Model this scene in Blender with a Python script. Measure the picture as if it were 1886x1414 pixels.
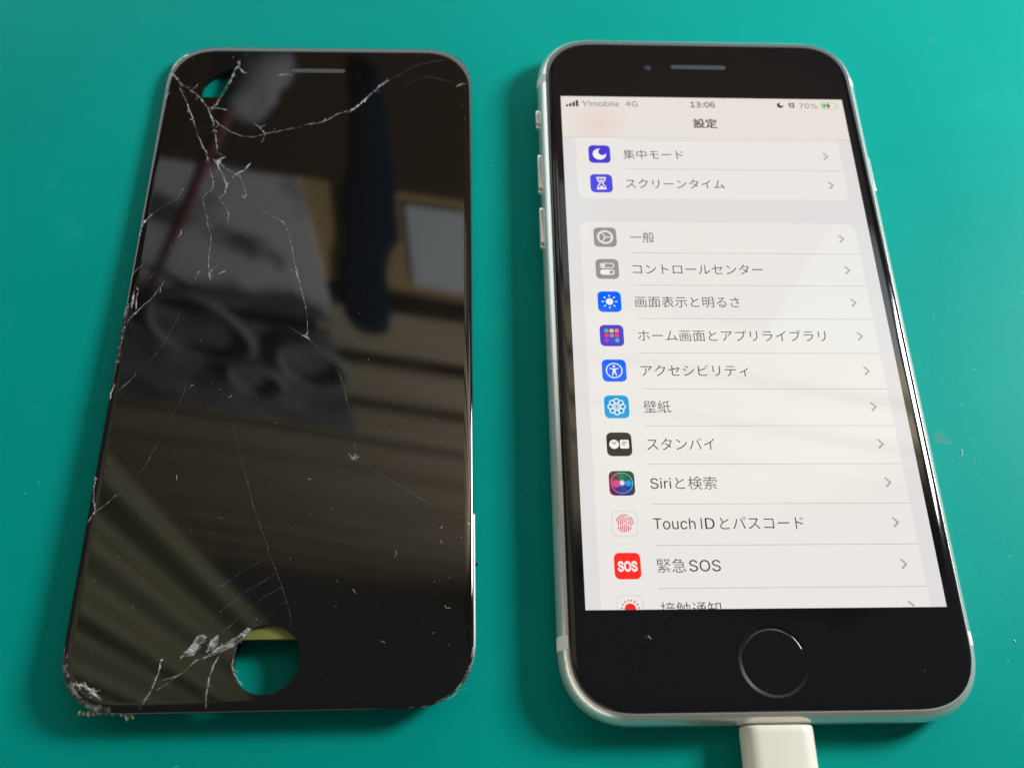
import bpy, bmesh, math, os, random
from mathutils import Vector, Matrix, noise
from mathutils.geometry import tessellate_polygon

for o in list(bpy.data.objects):
    bpy.data.objects.remove(o)
scene = bpy.context.scene
COL = scene.collection
MM = 0.001
rnd = random.Random(11)

# ------------------------------------------------------------------ camera
cam = bpy.data.cameras.new("camera")
cam_ob = bpy.data.objects.new("camera", cam)
COL.objects.link(cam_ob)
scene.camera = cam_ob
cam_ob.location = (-0.046926, -0.079664, 0.155273)
cam_ob.rotation_euler = (0.425487, -0.0377855, -0.0163767)
cam.sensor_fit = 'HORIZONTAL'
cam.sensor_width = 36.0
cam.lens = 1706.28 / 1886.0 * 36.0
cam.clip_start = 0.01
cam.clip_end = 20.0
cam.dof.use_dof = True
cam.dof.focus_distance = 0.160
cam.dof.aperture_fstop = 18.0

# ------------------------------------------------------------------ light
world = bpy.data.worlds.new("World")
scene.world = world
world.use_nodes = True
bg = world.node_tree.nodes["Background"]
bg.inputs["Color"].default_value = (0.93, 0.96, 1.0, 1)
bg.inputs["Strength"].default_value = 0.085


def lamp(name, kind, loc, target, power, color, size=None, size_y=None, spot=None):
    l = bpy.data.lights.new(name, kind)
    l.energy = power
    l.color = color
    if kind == 'AREA':
        l.shape = 'RECTANGLE'
        l.size = size
        l.size_y = size_y or size
    if kind == 'SPOT':
        l.spot_size = math.radians(spot)
        l.spot_blend = 0.6
        l.shadow_soft_size = size
    o = bpy.data.objects.new(name, l)
    COL.objects.link(o)
    o.location = loc
    o.rotation_euler = (Vector(target) - Vector(loc)).to_track_quat('-Z', 'Y').to_euler()
    return o


lamp("window_light", 'AREA', (0.35, 0.14, 0.275), (-0.02, 0.05, 0.0), 3.3, (0.96, 0.99, 1.0), 0.12, 0.13)
lamp("far_window_light", 'AREA', (-0.04, 0.42, 0.15), (-0.02, 0.06, 0.0), 2.3, (0.84, 0.97, 1.0), 1.7, 0.24)
lamp("left_fill_light", 'AREA', (-0.42, -0.34, 0.085), (-0.02, -0.02, 0.005), 0.75, (1.0, 0.92, 0.80), 0.95, 0.15)  # added low fill that brightens the frame's left and bottom sides
lamp("wall_fill_spot", 'SPOT', (0.90, -0.22, 1.30), (-0.35, 0.62, 1.30), 300.0, (1.0, 0.97, 0.92), 0.08, spot=98)  # added spot, only brightens the wall and curtain mirrored in the glass

scene.view_settings.view_transform = 'Standard'
scene.view_settings.look = 'None'
scene.view_settings.exposure = 0.0
scene.view_settings.gamma = 1.0
scene.view_settings.use_curve_mapping = False


# ------------------------------------------------------------------ materials
def srgb(r, g, b):
    def f(c):
        c /= 255.0
        return c / 12.92 if c <= 0.04045 else ((c + 0.055) / 1.055) ** 2.4
    return (f(r), f(g), f(b))


def mat(name, base, rough=0.5, metal=0.0, ior=1.5, spec=None, emit=None, estr=1.0, alpha=None, trans=None, coat=None):
    m = bpy.data.materials.new(name)
    m.use_nodes = True
    b = m.node_tree.nodes["Principled BSDF"]
    b.inputs["Base Color"].default_value = (*base, 1)
    b.inputs["Roughness"].default_value = rough
    b.inputs["Metallic"].default_value = metal
    b.inputs["IOR"].default_value = ior
    if spec is not None:
        b.inputs["Specular IOR Level"].default_value = spec
    if emit is not None:
        b.inputs["Emission Color"].default_value = (*emit, 1)
        b.inputs["Emission Strength"].default_value = estr
    if alpha is not None:
        b.inputs["Alpha"].default_value = alpha
    if trans is not None:
        b.inputs["Transmission Weight"].default_value = trans
    if coat is not None:
        b.inputs["Coat Weight"].default_value = coat
    return m


def nd(m, typ, **kw):
    n = m.node_tree.nodes.new(typ)
    for k, v in kw.items():
        if k in n.inputs:
            n.inputs[k].default_value = v
        else:
            setattr(n, k, v)
    return n


def ln(m, a, ao, b, bi):
    m.node_tree.links.new(a.outputs[ao], b.inputs[bi])


def pb(m):
    return m.node_tree.nodes["Principled BSDF"]


def ramp(m, stops):
    r = nd(m, 'ShaderNodeValToRGB')
    cr = r.color_ramp
    while len(cr.elements) < len(stops):
        cr.elements.new(0.5)
    for e, (p, c) in zip(cr.elements, stops):
        e.position = p
        e.color = (*c, 1) if len(c) == 3 else c
    return r


def add_noise_colour(m, scale, c0, c1, lo=0.35, hi=0.65, detail=4.0, stretch=None):
    tc = nd(m, 'ShaderNodeTexCoord')
    nz = nd(m, 'ShaderNodeTexNoise', Scale=scale, Detail=detail)
    if stretch:
        mp = nd(m, 'ShaderNodeMapping')
        mp.inputs["Scale"].default_value = stretch
        ln(m, tc, "Object", mp, "Vector")
        ln(m, mp, "Vector", nz, "Vector")
    else:
        ln(m, tc, "Object", nz, "Vector")
    r = ramp(m, [(lo, c0), (hi, c1)])
    ln(m, nz, "Fac", r, "Fac")
    ln(m, r, "Color", pb(m), "Base Color")
    return nz


def add_bump(m, scale, strength, dist, detail=3.0):
    tc = nd(m, 'ShaderNodeTexCoord')
    nz = nd(m, 'ShaderNodeTexNoise', Scale=scale, Detail=detail)
    ln(m, tc, "Object", nz, "Vector")
    bp = nd(m, 'ShaderNodeBump', Strength=strength, Distance=dist)
    ln(m, nz, "Fac", bp, "Height")
    ln(m, bp, "Normal", pb(m), "Normal")


# ------------------------------------------------------------------ object helpers (coordinates in mm)
def mesh_obj(name, verts, faces, material=None, parent=None, smooth=False, normals=None, scale=MM):
    me = bpy.data.meshes.new(name)
    me.from_pydata([(v[0] * scale, v[1] * scale, v[2] * scale) for v in verts], [], faces)
    me.update()
    if material:
        me.materials.append(material)
    if smooth or normals is not None:
        me.polygons.foreach_set("use_smooth", [True] * len(me.polygons))
    if normals is not None:
        me.normals_split_custom_set_from_vertices([Vector(n).normalized() for n in normals])
    o = bpy.data.objects.new(name, me)
    COL.objects.link(o)
    if parent:
        o.parent = parent
    return o


def empty(name, loc=(0, 0, 0), rot=(0, 0, 0)):
    o = bpy.data.objects.new(name, None)
    o.empty_display_size = 0.01
    COL.objects.link(o)
    o.location = loc
    o.rotation_euler = rot
    return o


def tag(o, label=None, cat=None, group=None, kind=None):
    if label:
        o["label"] = label
    if cat:
        o["category"] = cat
    if group:
        o["group"] = group
    if kind:
        o["kind"] = kind
    return o


def rr(w, h, r, n=14, p=2.35):
    """rounded rectangle outline, counter-clockwise, with soft superellipse corners; returns points"""
    pts = []
    e = 2.0 / p
    for sx, sy, k in ((1, 1, 0), (-1, 1, 1), (-1, -1, 2), (1, -1, 3)):
        cx, cy = sx * (w / 2 - r), sy * (h / 2 - r)
        for i in range(n + 1):
            t = (k + i / n) * math.pi / 2
            c, s = math.cos(t), math.sin(t)
            pts.append((cx + r * math.copysign(abs(c) ** e, c), cy + r * math.copysign(abs(s) ** e, s)))
    # extra points on the straight runs
    out = []
    for i, a in enumerate(pts):
        b = pts[(i + 1) % len(pts)]
        out.append(a)
        d = math.dist(a, b)
        if d > 6:
            m = int(d / 4)
            for j in range(1, m):
                out.append((a[0] + (b[0] - a[0]) * j / m, a[1] + (b[1] - a[1]) * j / m))
    return out


def outline_normals(pts):
    ns = []
    for i in range(len(pts)):
        a, b = pts[i - 1], pts[(i + 1) % len(pts)]
        d = Vector((b[1] - a[1], a[0] - b[0]))
        ns.append(d.normalized())
    return ns


def circle(cx, cy, r, n=32, t0=0.0):
    return [(cx + r * math.cos(t0 + 2 * math.pi * i / n), cy + r * math.sin(t0 + 2 * math.pi * i / n)) for i in range(n)]


def tess(loops):
    v3 = [[Vector((x, y, 0)) for x, y in l] for l in loops]
    pts = [p for l in loops for p in l]
    tris = []
    for a, b, c in tessellate_polygon(v3):
        A, B, C = pts[a], pts[b], pts[c]
        cr = (B[0] - A[0]) * (C[1] - A[1]) - (B[1] - A[1]) * (C[0] - A[0])
        tris.append((a, b, c) if cr > 0 else (a, c, b))
    return pts, tris


def glass_slab(name, outl, nrm, z_top, z_bot, a, b, holes, material, parent, seg=9, hole_depth=None):
    """flat-topped glass with a curved (2.5D) rim of width a and drop b, and through-holes"""
    V, N, F = [], [], []
    rings = []
    for k in range(seg + 1):
        ph = math.pi / 2 * k / seg
        inset = a * (1 - math.sin(ph))
        z = z_top - b * (1 - math.cos(ph))
        ring = []
        for (x, y), n in zip(outl, nrm):
            ring.append(len(V))
            V.append((x - n.x * inset, y - n.y * inset, z))
            nv = Vector((n.x * math.sin(ph) / a, n.y * math.sin(ph) / a, math.cos(ph) / b)).normalized()
            N.append(nv)
        rings.append(ring)
    ring = []
    for (x, y), n in zip(outl, nrm):
        ring.append(len(V))
        V.append((x, y, z_bot))
        N.append((n.x, n.y, 0.0))
    rings.append(ring)
    m = len(outl)
    for r0, r1 in zip(rings, rings[1:]):
        for i in range(m):
            j = (i + 1) % m
            F.append((r0[i], r1[i], r1[j], r0[j]))
    loops = [[V[i][:2] for i in rings[0]]] + holes
    pts, tris = tess(loops)
    idx = list(rings[0])
    for h in holes:
        for (x, y) in h:
            idx.append(len(V))
            V.append((x, y, z_top))
            N.append((0, 0, 1))
    for t in tris:
        F.append(tuple(idx[i] for i in t))
    zb = z_top - (hole_depth or (z_top - z_bot))
    for h in holes:
        hn = outline_normals(h)
        area = sum(h[i - 1][0] * h[i][1] - h[i][0] * h[i - 1][1] for i in range(len(h)))
        sg = -1 if area > 0 else 1
        s = len(V)
        for (x, y), n in zip(h, hn):
            V.append((x, y, z_top)); N.append((n.x * sg, n.y * sg, 0.05))
            V.append((x, y, zb)); N.append((n.x * sg, n.y * sg, 0.0))
        k = len(h)
        for i in range(k):
            j = (i + 1) % k
            q = (s + 2 * i, s + 2 * i + 1, s + 2 * j + 1, s + 2 * j)
            F.append(q if sg > 0 else q[::-1])
    # underside
    s = len(V)
    pts, tris = tess([[V[i][:2] for i in rings[-1]]] + holes)
    for (x, y) in pts:
        V.append((x, y, z_bot)); N.append((0, 0, -1))
    for t in tris:
        F.append(tuple(s + i for i in t[::-1]))
    return mesh_obj(name, V, F, material, parent, normals=N)


def loft(name, sections, material, parent, cap=True, smooth=True, closed=True):
    V, F = [], []
    m = len(sections[0])
    for s in sections:
        V += s
    for k in range(len(sections) - 1):
        for i in range(m if closed else m - 1):
            j = (i + 1) % m
            F.append((k * m + i, k * m + j, (k + 1) * m + j, (k + 1) * m + i))
    if cap:
        F.append(tuple(range(m))[::-1])
        F.append(tuple((len(sections) - 1) * m + i for i in range(m)))
    o = mesh_obj(name, V, F, material, parent, smooth=smooth)
    bm = bmesh.new()
    bm.from_mesh(o.data)
    bmesh.ops.recalc_face_normals(bm, faces=bm.faces)
    bm.to_mesh(o.data)
    bm.free()
    return o


def tube(name, path, radius, material, parent, n=10, scale=MM):
    """path of 3D points; radius scalar or list"""
    path = [Vector(p) for p in path]
    V, F = [], []
    for i, p in enumerate(path):
        d = (path[min(i + 1, len(path) - 1)] - path[max(i - 1, 0)]).normalized()
        u = d.orthogonal().normalized() if i == 0 else (u - d * u.dot(d)).normalized()
        v = d.cross(u)
        r = radius[i] if isinstance(radius, (list, tuple)) else radius
        for k in range(n):
            t = 2 * math.pi * k / n
            V.append(tuple(p + u * r * math.cos(t) + v * r * math.sin(t)))
    for i in range(len(path) - 1):
        for k in range(n):
            j = (k + 1) % n
            F.append((i * n + k, i * n + j, (i + 1) * n + j, (i + 1) * n + k))
    F.append(tuple(range(n))[::-1])
    F.append(tuple((len(path) - 1) * n + k for k in range(n)))
    return mesh_obj(name, V, F, material, parent, smooth=True, scale=scale)


def box(name, x0, x1, y0, y1, z0, z1, material, parent, bevel=0.0, scale=MM):
    o = mesh_obj(name, [(x0, y0, z0), (x1, y0, z0), (x1, y1, z0), (x0, y1, z0), (x0, y0, z1), (x1, y0, z1), (x1, y1, z1), (x0, y1, z1)],
                 [(3, 2, 1, 0), (4, 5, 6, 7), (0, 1, 5, 4), (1, 2, 6, 5), (2, 3, 7, 6), (3, 0, 4, 7)], material, parent, scale=scale)
    if bevel:
        bm = bmesh.new()
        bm.from_mesh(o.data)
        bmesh.ops.bevel(bm, geom=bm.edges[:], offset=bevel * scale, segments=2, affect='EDGES', profile=0.5)
        bm.to_mesh(o.data)
        bm.free()
    return o

# ------------------------------------------------------------------ traced shapes, mm on the display glass
CRACKS=[
 (0.42,[(-31.51, 59.81), (-30.27, 59.22), (-29.19, 57.8), (-28.51, 56.63), (-26.82, 55.94)]),
 (0.26,[(-28.8, 56.15), (-28.26, 54.74), (-26.85, 51.96), (-25.83, 49.44), (-25.13, 48.07), (-24.56, 46.26), (-23.93, 44.69), (-23.48, 43.13), (-22.83, 42.03), (-22.1, 40.27), (-21.06, 38.74)]),
 (0.3,[(-26.46, 55.94), (-25.72, 55.71), (-25.01, 57.14)]),
 (0.34,[(-26.76, 55.46), (-24.99, 54.08), (-24.17, 53.15), (-22.89, 51.31), (-22.24, 50.27), (-21.75, 49.02), (-21.04, 47.43), (-20.68, 45.85), (-20.27, 44.5)]),
 (0.46,[(-17.63, 63.49), (-17.14, 62.27), (-17.92, 61.05), (-18.23, 58.88), (-19.05, 56.49), (-19.86, 54.13), (-20.78, 51.33), (-22.08, 50.39)]),
 (0.3,[(-17.27, 61.79), (-16.22, 60.35), (-15.11, 60.0)]),
 (0.3,[(-21.41, 50.63), (-19.97, 50.41), (-18.16, 49.97)]),
 (0.26,[(-20.27, 44.5), (-19.69, 46.31), (-20.51, 47.43)]),
 (0.24,[(-19.69, 46.31), (-18.17, 45.19), (-16.66, 44.08), (-14.66, 43.2), (-12.73, 42.99), (-11.04, 43.45), (-10.03, 43.8), (-8.16, 44.37), (-6.45, 44.84), (-3.71, 45.54), (-0.2, 46.81)]),
 (0.28,[(-12.56, 46.59), (-11.21, 45.25), (-10.04, 43.91), (-10.26, 42.57), (-10.59, 41.45)]),
 (0.1,[(-25.14, 45.36), (-22.53, 45.33), (-19.06, 45.41)]),
 (0.22,[(-20.15, 44.28), (-19.73, 42.05), (-19.01, 38.75)]),
 (0.3,[(-8.75, 59.47), (-7.69, 59.73), (-6.44, 59.98)]),
 (0.22,[(-31.4, 53.08), (-31.01, 54.13), (-30.46, 54.6)]),
 (0.2,[(-31.17, 59.93), (-31.33, 57.78), (-31.57, 55.65)]),
 (0.2,[(-0.19, 46.59), (1.88, 47.29), (4.08, 49.02), (6.33, 50.08)]),
 (0.42,[(6.36, 49.51), (7.89, 50.91), (9.42, 52.56), (10.77, 54.45), (11.46, 55.17), (12.83, 57.08), (14.6, 58.42)]),
 (0.1,[(14.6, 58.42), (17.09, 60.26), (19.79, 62.49), (23.45, 63.76), (27.14, 64.55)]),
 (0.14,[(17.56, 56.42), (19.87, 58.6), (22.96, 59.6), (28.1, 57.97)]),
 (0.26,[(28.74, 56.78), (29.56, 57.39), (30.29, 57.76)]),
 (0.26,[(-22.2, 40.5), (-21.24, 38.8), (-20.39, 36.39)]),
 (0.5,[(-19.71, 37.12), (-18.9, 36.64), (-18.31, 34.73)]),
 (0.4,[(-19.04, 36.16), (-18.22, 37.37), (-17.33, 37.86)]),
 (0.4,[(-18.79, 37.37), (-18.06, 35.93), (-17.25, 35.45)]),
 (0.36,[(-18.33, 34.97), (-17.37, 33.08), (-16.39, 30.96), (-16.51, 28.63)]),
 (0.2,[(-16.51, 28.63), (-17.55, 27.94), (-16.44, 26.33), (-15.27, 24.06), (-15.21, 21.8)]),
 (0.2,[(-20.19, 34.72), (-19.44, 33.07), (-19.03, 31.19), (-19.06, 29.78), (-20.63, 28.16), (-20.29, 26.09), (-19.71, 24.27), (-19.45, 23.59), (-18.91, 21.35), (-18.08, 18.91), (-17.87, 17.15), (-17.94, 15.4), (-17.79, 12.6), (-17.11, 9.83)]),
 (0.26,[(-18.04, 35.69), (-15.19, 33.8), (-13.99, 33.09), (-12.97, 30.51), (-12.32, 28.65), (-12.51, 27.73), (-13.51, 28.42)]),
 (0.3,[(-12.24, 36.44), (-13.38, 34.52), (-14.98, 33.56)]),
 (0.14,[(-23.92, 35.89), (-23.99, 33.51), (-24.26, 31.16), (-25.48, 27.67), (-27.66, 26.06), (-29.76, 24.01)]),
 (0.4,[(-29.76, 24.01), (-31.14, 22.21), (-31.72, 19.98), (-31.58, 18.44)]),
 (0.18,[(-23.81, 20.44), (-23.75, 19.34), (-24.33, 18.23)]),
 (0.17,[(-8.7, 24.76), (-6.91, 23.4), (-5.77, 23.07), (-4.38, 21.83), (-3.46, 19.6), (-2.47, 16.29), (-1.64, 12.6), (-0.68, 9.4)]),
 (0.14,[(-15.18, 13.24), (-16.93, 11.32), (-17.32, 10.04)]),
 (0.5,[(-17.57, 10.68), (-17.2, 9.83), (-17.03, 9.1)]),
 (0.26,[(-19.31, 11.1), (-19.62, 10.05)]),
 (0.22,[(-15.74, 10.26), (-14.41, 11.1)]),
 (0.16,[(-29.12, 13.24), (-30.5, 11.74), (-31.55, 10.47), (-31.74, 9.42)]),
 (0.12,[(-27.04, 11.11), (-28.51, 9.0)]),
 (0.2,[(-2.81, 11.53), (-1.31, 10.68), (-0.71, 9.83)]),
 (0.2,[(-25.32, 8.98), (-26.82, 5.86), (-27.66, 4.42), (-28.59, 3.6), (-29.42, 2.18), (-30.31, 1.17), (-30.84, 0.17), (-31.23, -1.23), (-31.3, -2.42)]),
 (0.34,[(-30.71, 6.69), (-30.66, 4.63), (-30.58, 2.99)]),
 (0.24,[(-29.98, 7.1), (-29.96, 4.63), (-29.74, 2.59)]),
 (0.5,[(-29.42, 2.18), (-30.02, 1.57)]),
 (0.14,[(-19.31, 10.45), (-20.01, 8.87), (-20.95, 7.93)]),
 (0.1,[(-21.66, 2.57), (-21.95, 0.75), (-22.69, -1.46), (-23.69, -4.22), (-25.69, -8.1)]),
 (0.16,[(-27.74, -10.2), (-28.38, -11.52), (-29.51, -12.83), (-30.36, -13.76)]),
 (0.3,[(-31.27, -12.26), (-31.53, -13.75), (-31.59, -15.42)]),
 (0.07,[(-18.63, -11.76), (-18.87, -13.83), (-19.53, -16.43)]),
 (0.3,[(-31.23, -1.23), (-31.21, -3.02), (-31.36, -4.78)]),
 (0.16,[(-1.3, 10.64), (-0.43, 8.5), (0.79, 4.07), (1.5, 1.09), (1.87, -2.74)]),
 (0.45,[(0.81, -2.85), (1.6, -3.08), (2.23, -3.64)]),
 (0.12,[(-1.87, -0.94), (0.18, -2.29), (1.61, -3.19), (3.27, -4.75), (5.36, -7.17), (7.65, -10.0), (9.17, -13.42), (9.58, -15.74), (10.26, -17.82)]),
 (0.09,[(-19.48, -16.21), (-20.45, -18.67), (-21.19, -21.3), (-22.52, -24.87), (-23.57, -27.6), (-24.84, -29.91)]),
 (0.16,[(-26.9, -32.64), (-27.86, -33.29), (-29.06, -34.59), (-30.74, -36.06), (-31.68, -37.7)]),
 (0.34,[(-28.04, -33.29), (-27.73, -33.01)]),
 (0.3,[(-31.64, -29.65), (-31.55, -31.74), (-31.32, -33.63), (-30.66, -35.5), (-30.88, -36.24)]),
 (0.09,[(-9.75, -20.18), (-8.35, -24.8), (-6.82, -29.12), (-4.79, -35.23), (-2.73, -40.24), (-1.42, -43.15)]),
 (0.06,[(-14.69, -36.8), (-13.17, -36.26), (-11.76, -36.27)]),
 (0.07,[(-10.97, -37.02), (-9.17, -37.32)]),
 (0.1,[(12.35, -27.07), (13.57, -27.93), (14.98, -28.78), (17.99, -31.1), (19.97, -32.15), (22.74, -34.02), (24.69, -35.06), (26.64, -36.09), (28.96, -36.92), (30.69, -37.94)]),
 (0.12,[(11.51, -23.88), (11.77, -25.16), (11.83, -26.44)]),
 (0.6,[(10.52, -25.89), (11.16, -26.85), (12.33, -26.65)]),
 (0.5,[(11.57, -27.07), (11.93, -26.44), (12.41, -26.23)]),
 (0.5,[(30.88, -38.34), (31.27, -38.94)]),
 (0.13,[(-2.02, -41.58), (-1.29, -43.77), (-0.01, -46.37), (1.01, -48.62), (1.94, -51.04), (2.59, -52.71), (2.95, -54.15), (2.8, -55.37)]),
 (0.11,[(-1.29, -43.77), (-3.89, -45.25), (-5.65, -46.4), (-7.59, -47.75), (-8.74, -48.68)]),
 (0.11,[(1.03, -48.83), (-1.15, -50.05), (-3.09, -51.38), (-4.98, -53.0), (-6.42, -54.82), (-8.12, -56.0)]),
 (0.07,[(1.94, -51.04), (-0.26, -53.07), (-1.6, -54.08), (-2.98, -54.67)]),
 (0.07,[(-0.2, -46.69), (-1.76, -47.84), (-4.33, -49.27), (-6.8, -51.32), (-8.49, -52.74)]),
 (0.3,[(-5.17, -58.05), (-5.55, -59.24), (-5.62, -60.81), (-5.14, -62.19), (-4.44, -63.17), (-3.77, -63.91)]),
 (0.2,[(-8.77, -59.18), (-11.26, -60.13), (-12.83, -61.86), (-13.95, -62.42), (-15.85, -62.96)]),
 (0.3,[(-7.58, -59.01), (-8.39, -60.76), (-8.8, -62.32), (-8.92, -63.86), (-9.01, -65.58), (-8.81, -67.28)]),
 (0.08,[(-15.17, -57.69), (-13.93, -54.9), (-12.96, -56.12), (-12.96, -56.93)]),
 (0.3,[(-11.41, -56.39), (-10.72, -56.26), (-9.86, -56.68)]),
 (0.16,[(-13.45, -59.4), (-12.49, -58.23), (-11.41, -56.45)]),
 (0.16,[(-13.44, -59.46), (-11.76, -59.29), (-10.8, -58.16), (-11.79, -57.45)]),
 (0.2,[(-3.11, -55.38), (-5.41, -56.75), (-8.08, -58.2), (-9.81, -58.87)]),
 (0.22,[(-3.0, -55.48), (-4.56, -57.17), (-5.67, -58.15), (-7.99, -58.96), (-10.28, -59.95)]),
 (0.16,[(-8.2, -56.2), (-8.21, -57.9), (-9.8, -58.93), (-8.93, -56.89), (-8.2, -56.2)]),
 (0.08,[(-21.53, -61.12), (-18.66, -60.39), (-16.38, -59.64)]),
 (0.34,[(-16.53, -60.03), (-16.65, -61.98), (-17.34, -64.08), (-18.1, -65.59), (-18.86, -67.09)]),
 (0.2,[(-16.84, -62.75), (-17.6, -65.03), (-18.38, -66.34)]),
 (0.06,[(-26.64, -62.38), (-23.61, -61.66)]),
 (0.22,[(-16.7, -64.48), (-15.25, -63.55), (-13.82, -62.42)]),
 (0.5,[(-30.64, -63.08), (-28.82, -63.4), (-27.63, -63.51), (-26.06, -64.69), (-24.73, -65.66)]),
 (0.4,[(-27.73, -62.94), (-26.97, -63.91), (-25.5, -64.51)]),
 (0.2,[(29.66, -64.46), (30.47, -63.01), (31.08, -61.84)]),
 (0.24,[(27.65, -66.45), (28.65, -65.99), (29.66, -64.94)]),
 (0.24,[(30.79, -55.41), (31.3, -55.93)]),
]
HOLE= [(-23.62, 53.74), (-23.68, 56.44), (-22.32, 58.6), (-20.18, 60.3), (-18.54, 60.92), (-18.67, 57.92), (-19.25, 55.07), (-20.0, 53.78)]
SHARDS= [[(-11.42, -56.35), (-10.72, -56.26), (-10.08, -56.57), (-10.9, -58.16), (-11.75, -59.33), (-13.55, -59.4), (-12.51, -58.13), (-11.8, -57.35)], [(-8.2, -56.2), (-8.22, -57.8), (-9.81, -58.87), (-9.51, -57.98), (-9.22, -56.99)], [(-3.11, -55.38), (-4.57, -57.07), (-5.68, -58.05), (-8.0, -58.9), (-9.75, -59.37), (-8.08, -58.2), (-5.6, -56.85), (-3.73, -55.26)]]
DUST= [(-18.73, 64.45), (-15.9, 65.22), (-27.0, 63.85), (29.18, 62.73), (30.02, 51.82), (30.56, 48.11), (30.55, 43.67), (-25.38, 16.59), (-23.3, 11.74), (-11.33, 18.7), (-17.32, -3.85), (-14.28, -12.35), (-12.62, -13.68), (-28.66, -15.63), (-27.98, 4.21), (-18.31, 2.87), (-8.24, -0.9), (28.3, -3.73), (26.45, -5.28), (26.77, -8.32), (30.55, -10.01), (13.11, -7.86), (11.8, 6.14), (27.05, 5.77), (27.76, 4.02), (11.11, 1.75), (6.98, 1.53), (-7.47, -22.72), (-4.18, -28.37), (-7.76, -39.0), (-20.69, -37.19), (-14.55, -39.28), (-29.67, -39.82), (-24.51, -40.15), (3.7, -23.81), (8.84, -29.03), (9.41, -32.24), (17.3, -22.09), (30.41, -24.79), (30.11, -21.1), (-2.34, -20.09), (-0.97, -17.35), (26.45, -37.09), (1.24, -38.58), (2.07, -44.22), (29.83, -40.9), (8.28, -35.88), (28.55, -33.16), (4.79, -36.54), (4.17, -30.5), (-5.73, -45.65), (2.02, -44.25), (-2.54, -53.86), (3.31, -51.37), (-9.51, -53.65), (-8.68, -43.56), (9.84, -48.0), (6.34, -50.27), (9.76, -51.99), (-22.16, -51.71), (-25.62, -49.79), (26.36, -48.13), (27.94, -47.72), (21.23, -53.78), (9.75, -51.99), (30.27, -56.62), (23.25, -56.51), (25.52, -56.44), (27.9, -58.4), (8.16, -62.42)]
LINT= [[(-18.08, -13.46), (-17.89, -12.99), (-17.42, -12.71)], [(-11.2, -15.18), (-10.78, -15.22), (-10.57, -14.82)], [(26.09, -39.48), (26.57, -39.38), (26.7, -38.99)], [(26.31, -41.45), (26.65, -41.74), (26.66, -42.13)], [(19.05, -43.1), (19.38, -43.53), (18.9, -44.26)], [(12.41, -49.31), (12.75, -49.73), (12.83, -50.05)], [(27.24, -52.15), (27.55, -52.67), (28.18, -52.58)], [(17.12, -57.52), (17.95, -57.88)], [(-18.18, -29.59), (-17.97, -30.55)], [(3.87, -30.33), (4.08, -30.58), (4.52, -30.51)]]
FIBRES= [[(41.69, -22.45), (41.8, -23.12), (41.29, -23.92)], [(43.03, -56.15), (43.3, -56.31), (43.33, -56.64)]]
CRUMB= (-46.56, -42.7)
MARK= (38.55, -20.3)
CRUSH= [(-18.74, 36.88, 0.75, 22), (-14.79, 33.56, 0.6, 10), (-16.32, 31.2, 0.55, 10), (-12.82, 28.07, 0.45, 8), (-17.2, 9.83, 0.55, 10), (-31.14, 22.21, 0.5, 8), (-31.53, 19.32, 0.5, 8), (-20.27, 44.5, 0.5, 10), (-27.0, 55.93, 0.5, 8), (-17.22, 63.0, 0.6, 10), (-29.79, 1.77, 0.6, 14), (-30.52, 5.45, 0.6, 10), (-31.16, -1.13, 0.5, 8), (-31.36, -4.78, 0.4, 6), (-31.26, -12.82, 0.45, 6), (1.6, -3.08, 0.5, 12), (11.45, -26.64, 0.7, 14), (-30.9, -36.15, 0.5, 8), (-31.67, -30.03, 0.5, 8), (-10.59, -57.37, 1.2, 20), (-13.34, -59.46, 0.5, 8), (-6.89, -58.03, 0.8, 10), (-28.41, -63.5, 1.2, 24), (-26.25, -64.68, 1.2, 20), (-16.44, -59.93, 0.4, 6), (31.07, -38.64, 0.35, 6), (-30.15, 7.1, 0.4, 6)]

# ------------------------------------------------------------------ work mat (the surface)
m_mat = mat("green_rubber_mat", (0.0, 0.30, 0.245), rough=0.45, spec=0.05)
_tc = nd(m_mat, 'ShaderNodeTexCoord')
_n1 = nd(m_mat, 'ShaderNodeTexNoise', Scale=14.0, Detail=5.0, Roughness=0.6)
ln(m_mat, _tc, "Object", _n1, "Vector")
_r1 = ramp(m_mat, [(0.3, (0.0, 0.264, 0.222)), (0.7, (0.0, 0.300, 0.252))])
ln(m_mat, _n1, "Fac", _r1, "Fac")
# rubbed, slightly chalky patches and fine scuffs
_n2 = nd(m_mat, 'ShaderNodeTexNoise', Scale=55.0, Detail=8.0, Roughness=0.7)
ln(m_mat, _tc, "Object", _n2, "Vector")
_r2 = ramp(m_mat, [(0.56, (0, 0, 0)), (0.85, (0.16, 0.16, 0.16))])
ln(m_mat, _n2, "Fac", _r2, "Fac")
_mx = nd(m_mat, 'ShaderNodeMixRGB')
_mx.inputs["Color2"].default_value = (0.04, 0.36, 0.31, 1)
ln(m_mat, _r2, "Color", _mx, "Fac")
ln(m_mat, _r1, "Color", _mx, "Color1")
ln(m_mat, _mx, "Color", pb(m_mat), "Base Color")
_n3 = nd(m_mat, 'ShaderNodeTexNoise', Scale=900.0, Detail=3.0)
ln(m_mat, _tc, "Object", _n3, "Vector")
_bp = nd(m_mat, 'ShaderNodeBump', Strength=0.11, Distance=0.0002)
ln(m_mat, _n3, "Fac", _bp, "Height")
ln(m_mat, _bp, "Normal", pb(m_mat), "Normal")
_n4 = nd(m_mat, 'ShaderNodeMapRange')
_n4.inputs["To Min"].default_value = 0.36
_n4.inputs["To Max"].default_value = 0.52
ln(m_mat, _n1, "Fac", _n4, "Value")
ln(m_mat, _n4, "Result", pb(m_mat), "Roughness")
work_mat = box("work_mat", -430, 380, -330, 430, -2.5, 0.0, m_mat, None, bevel=0.8)
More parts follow.
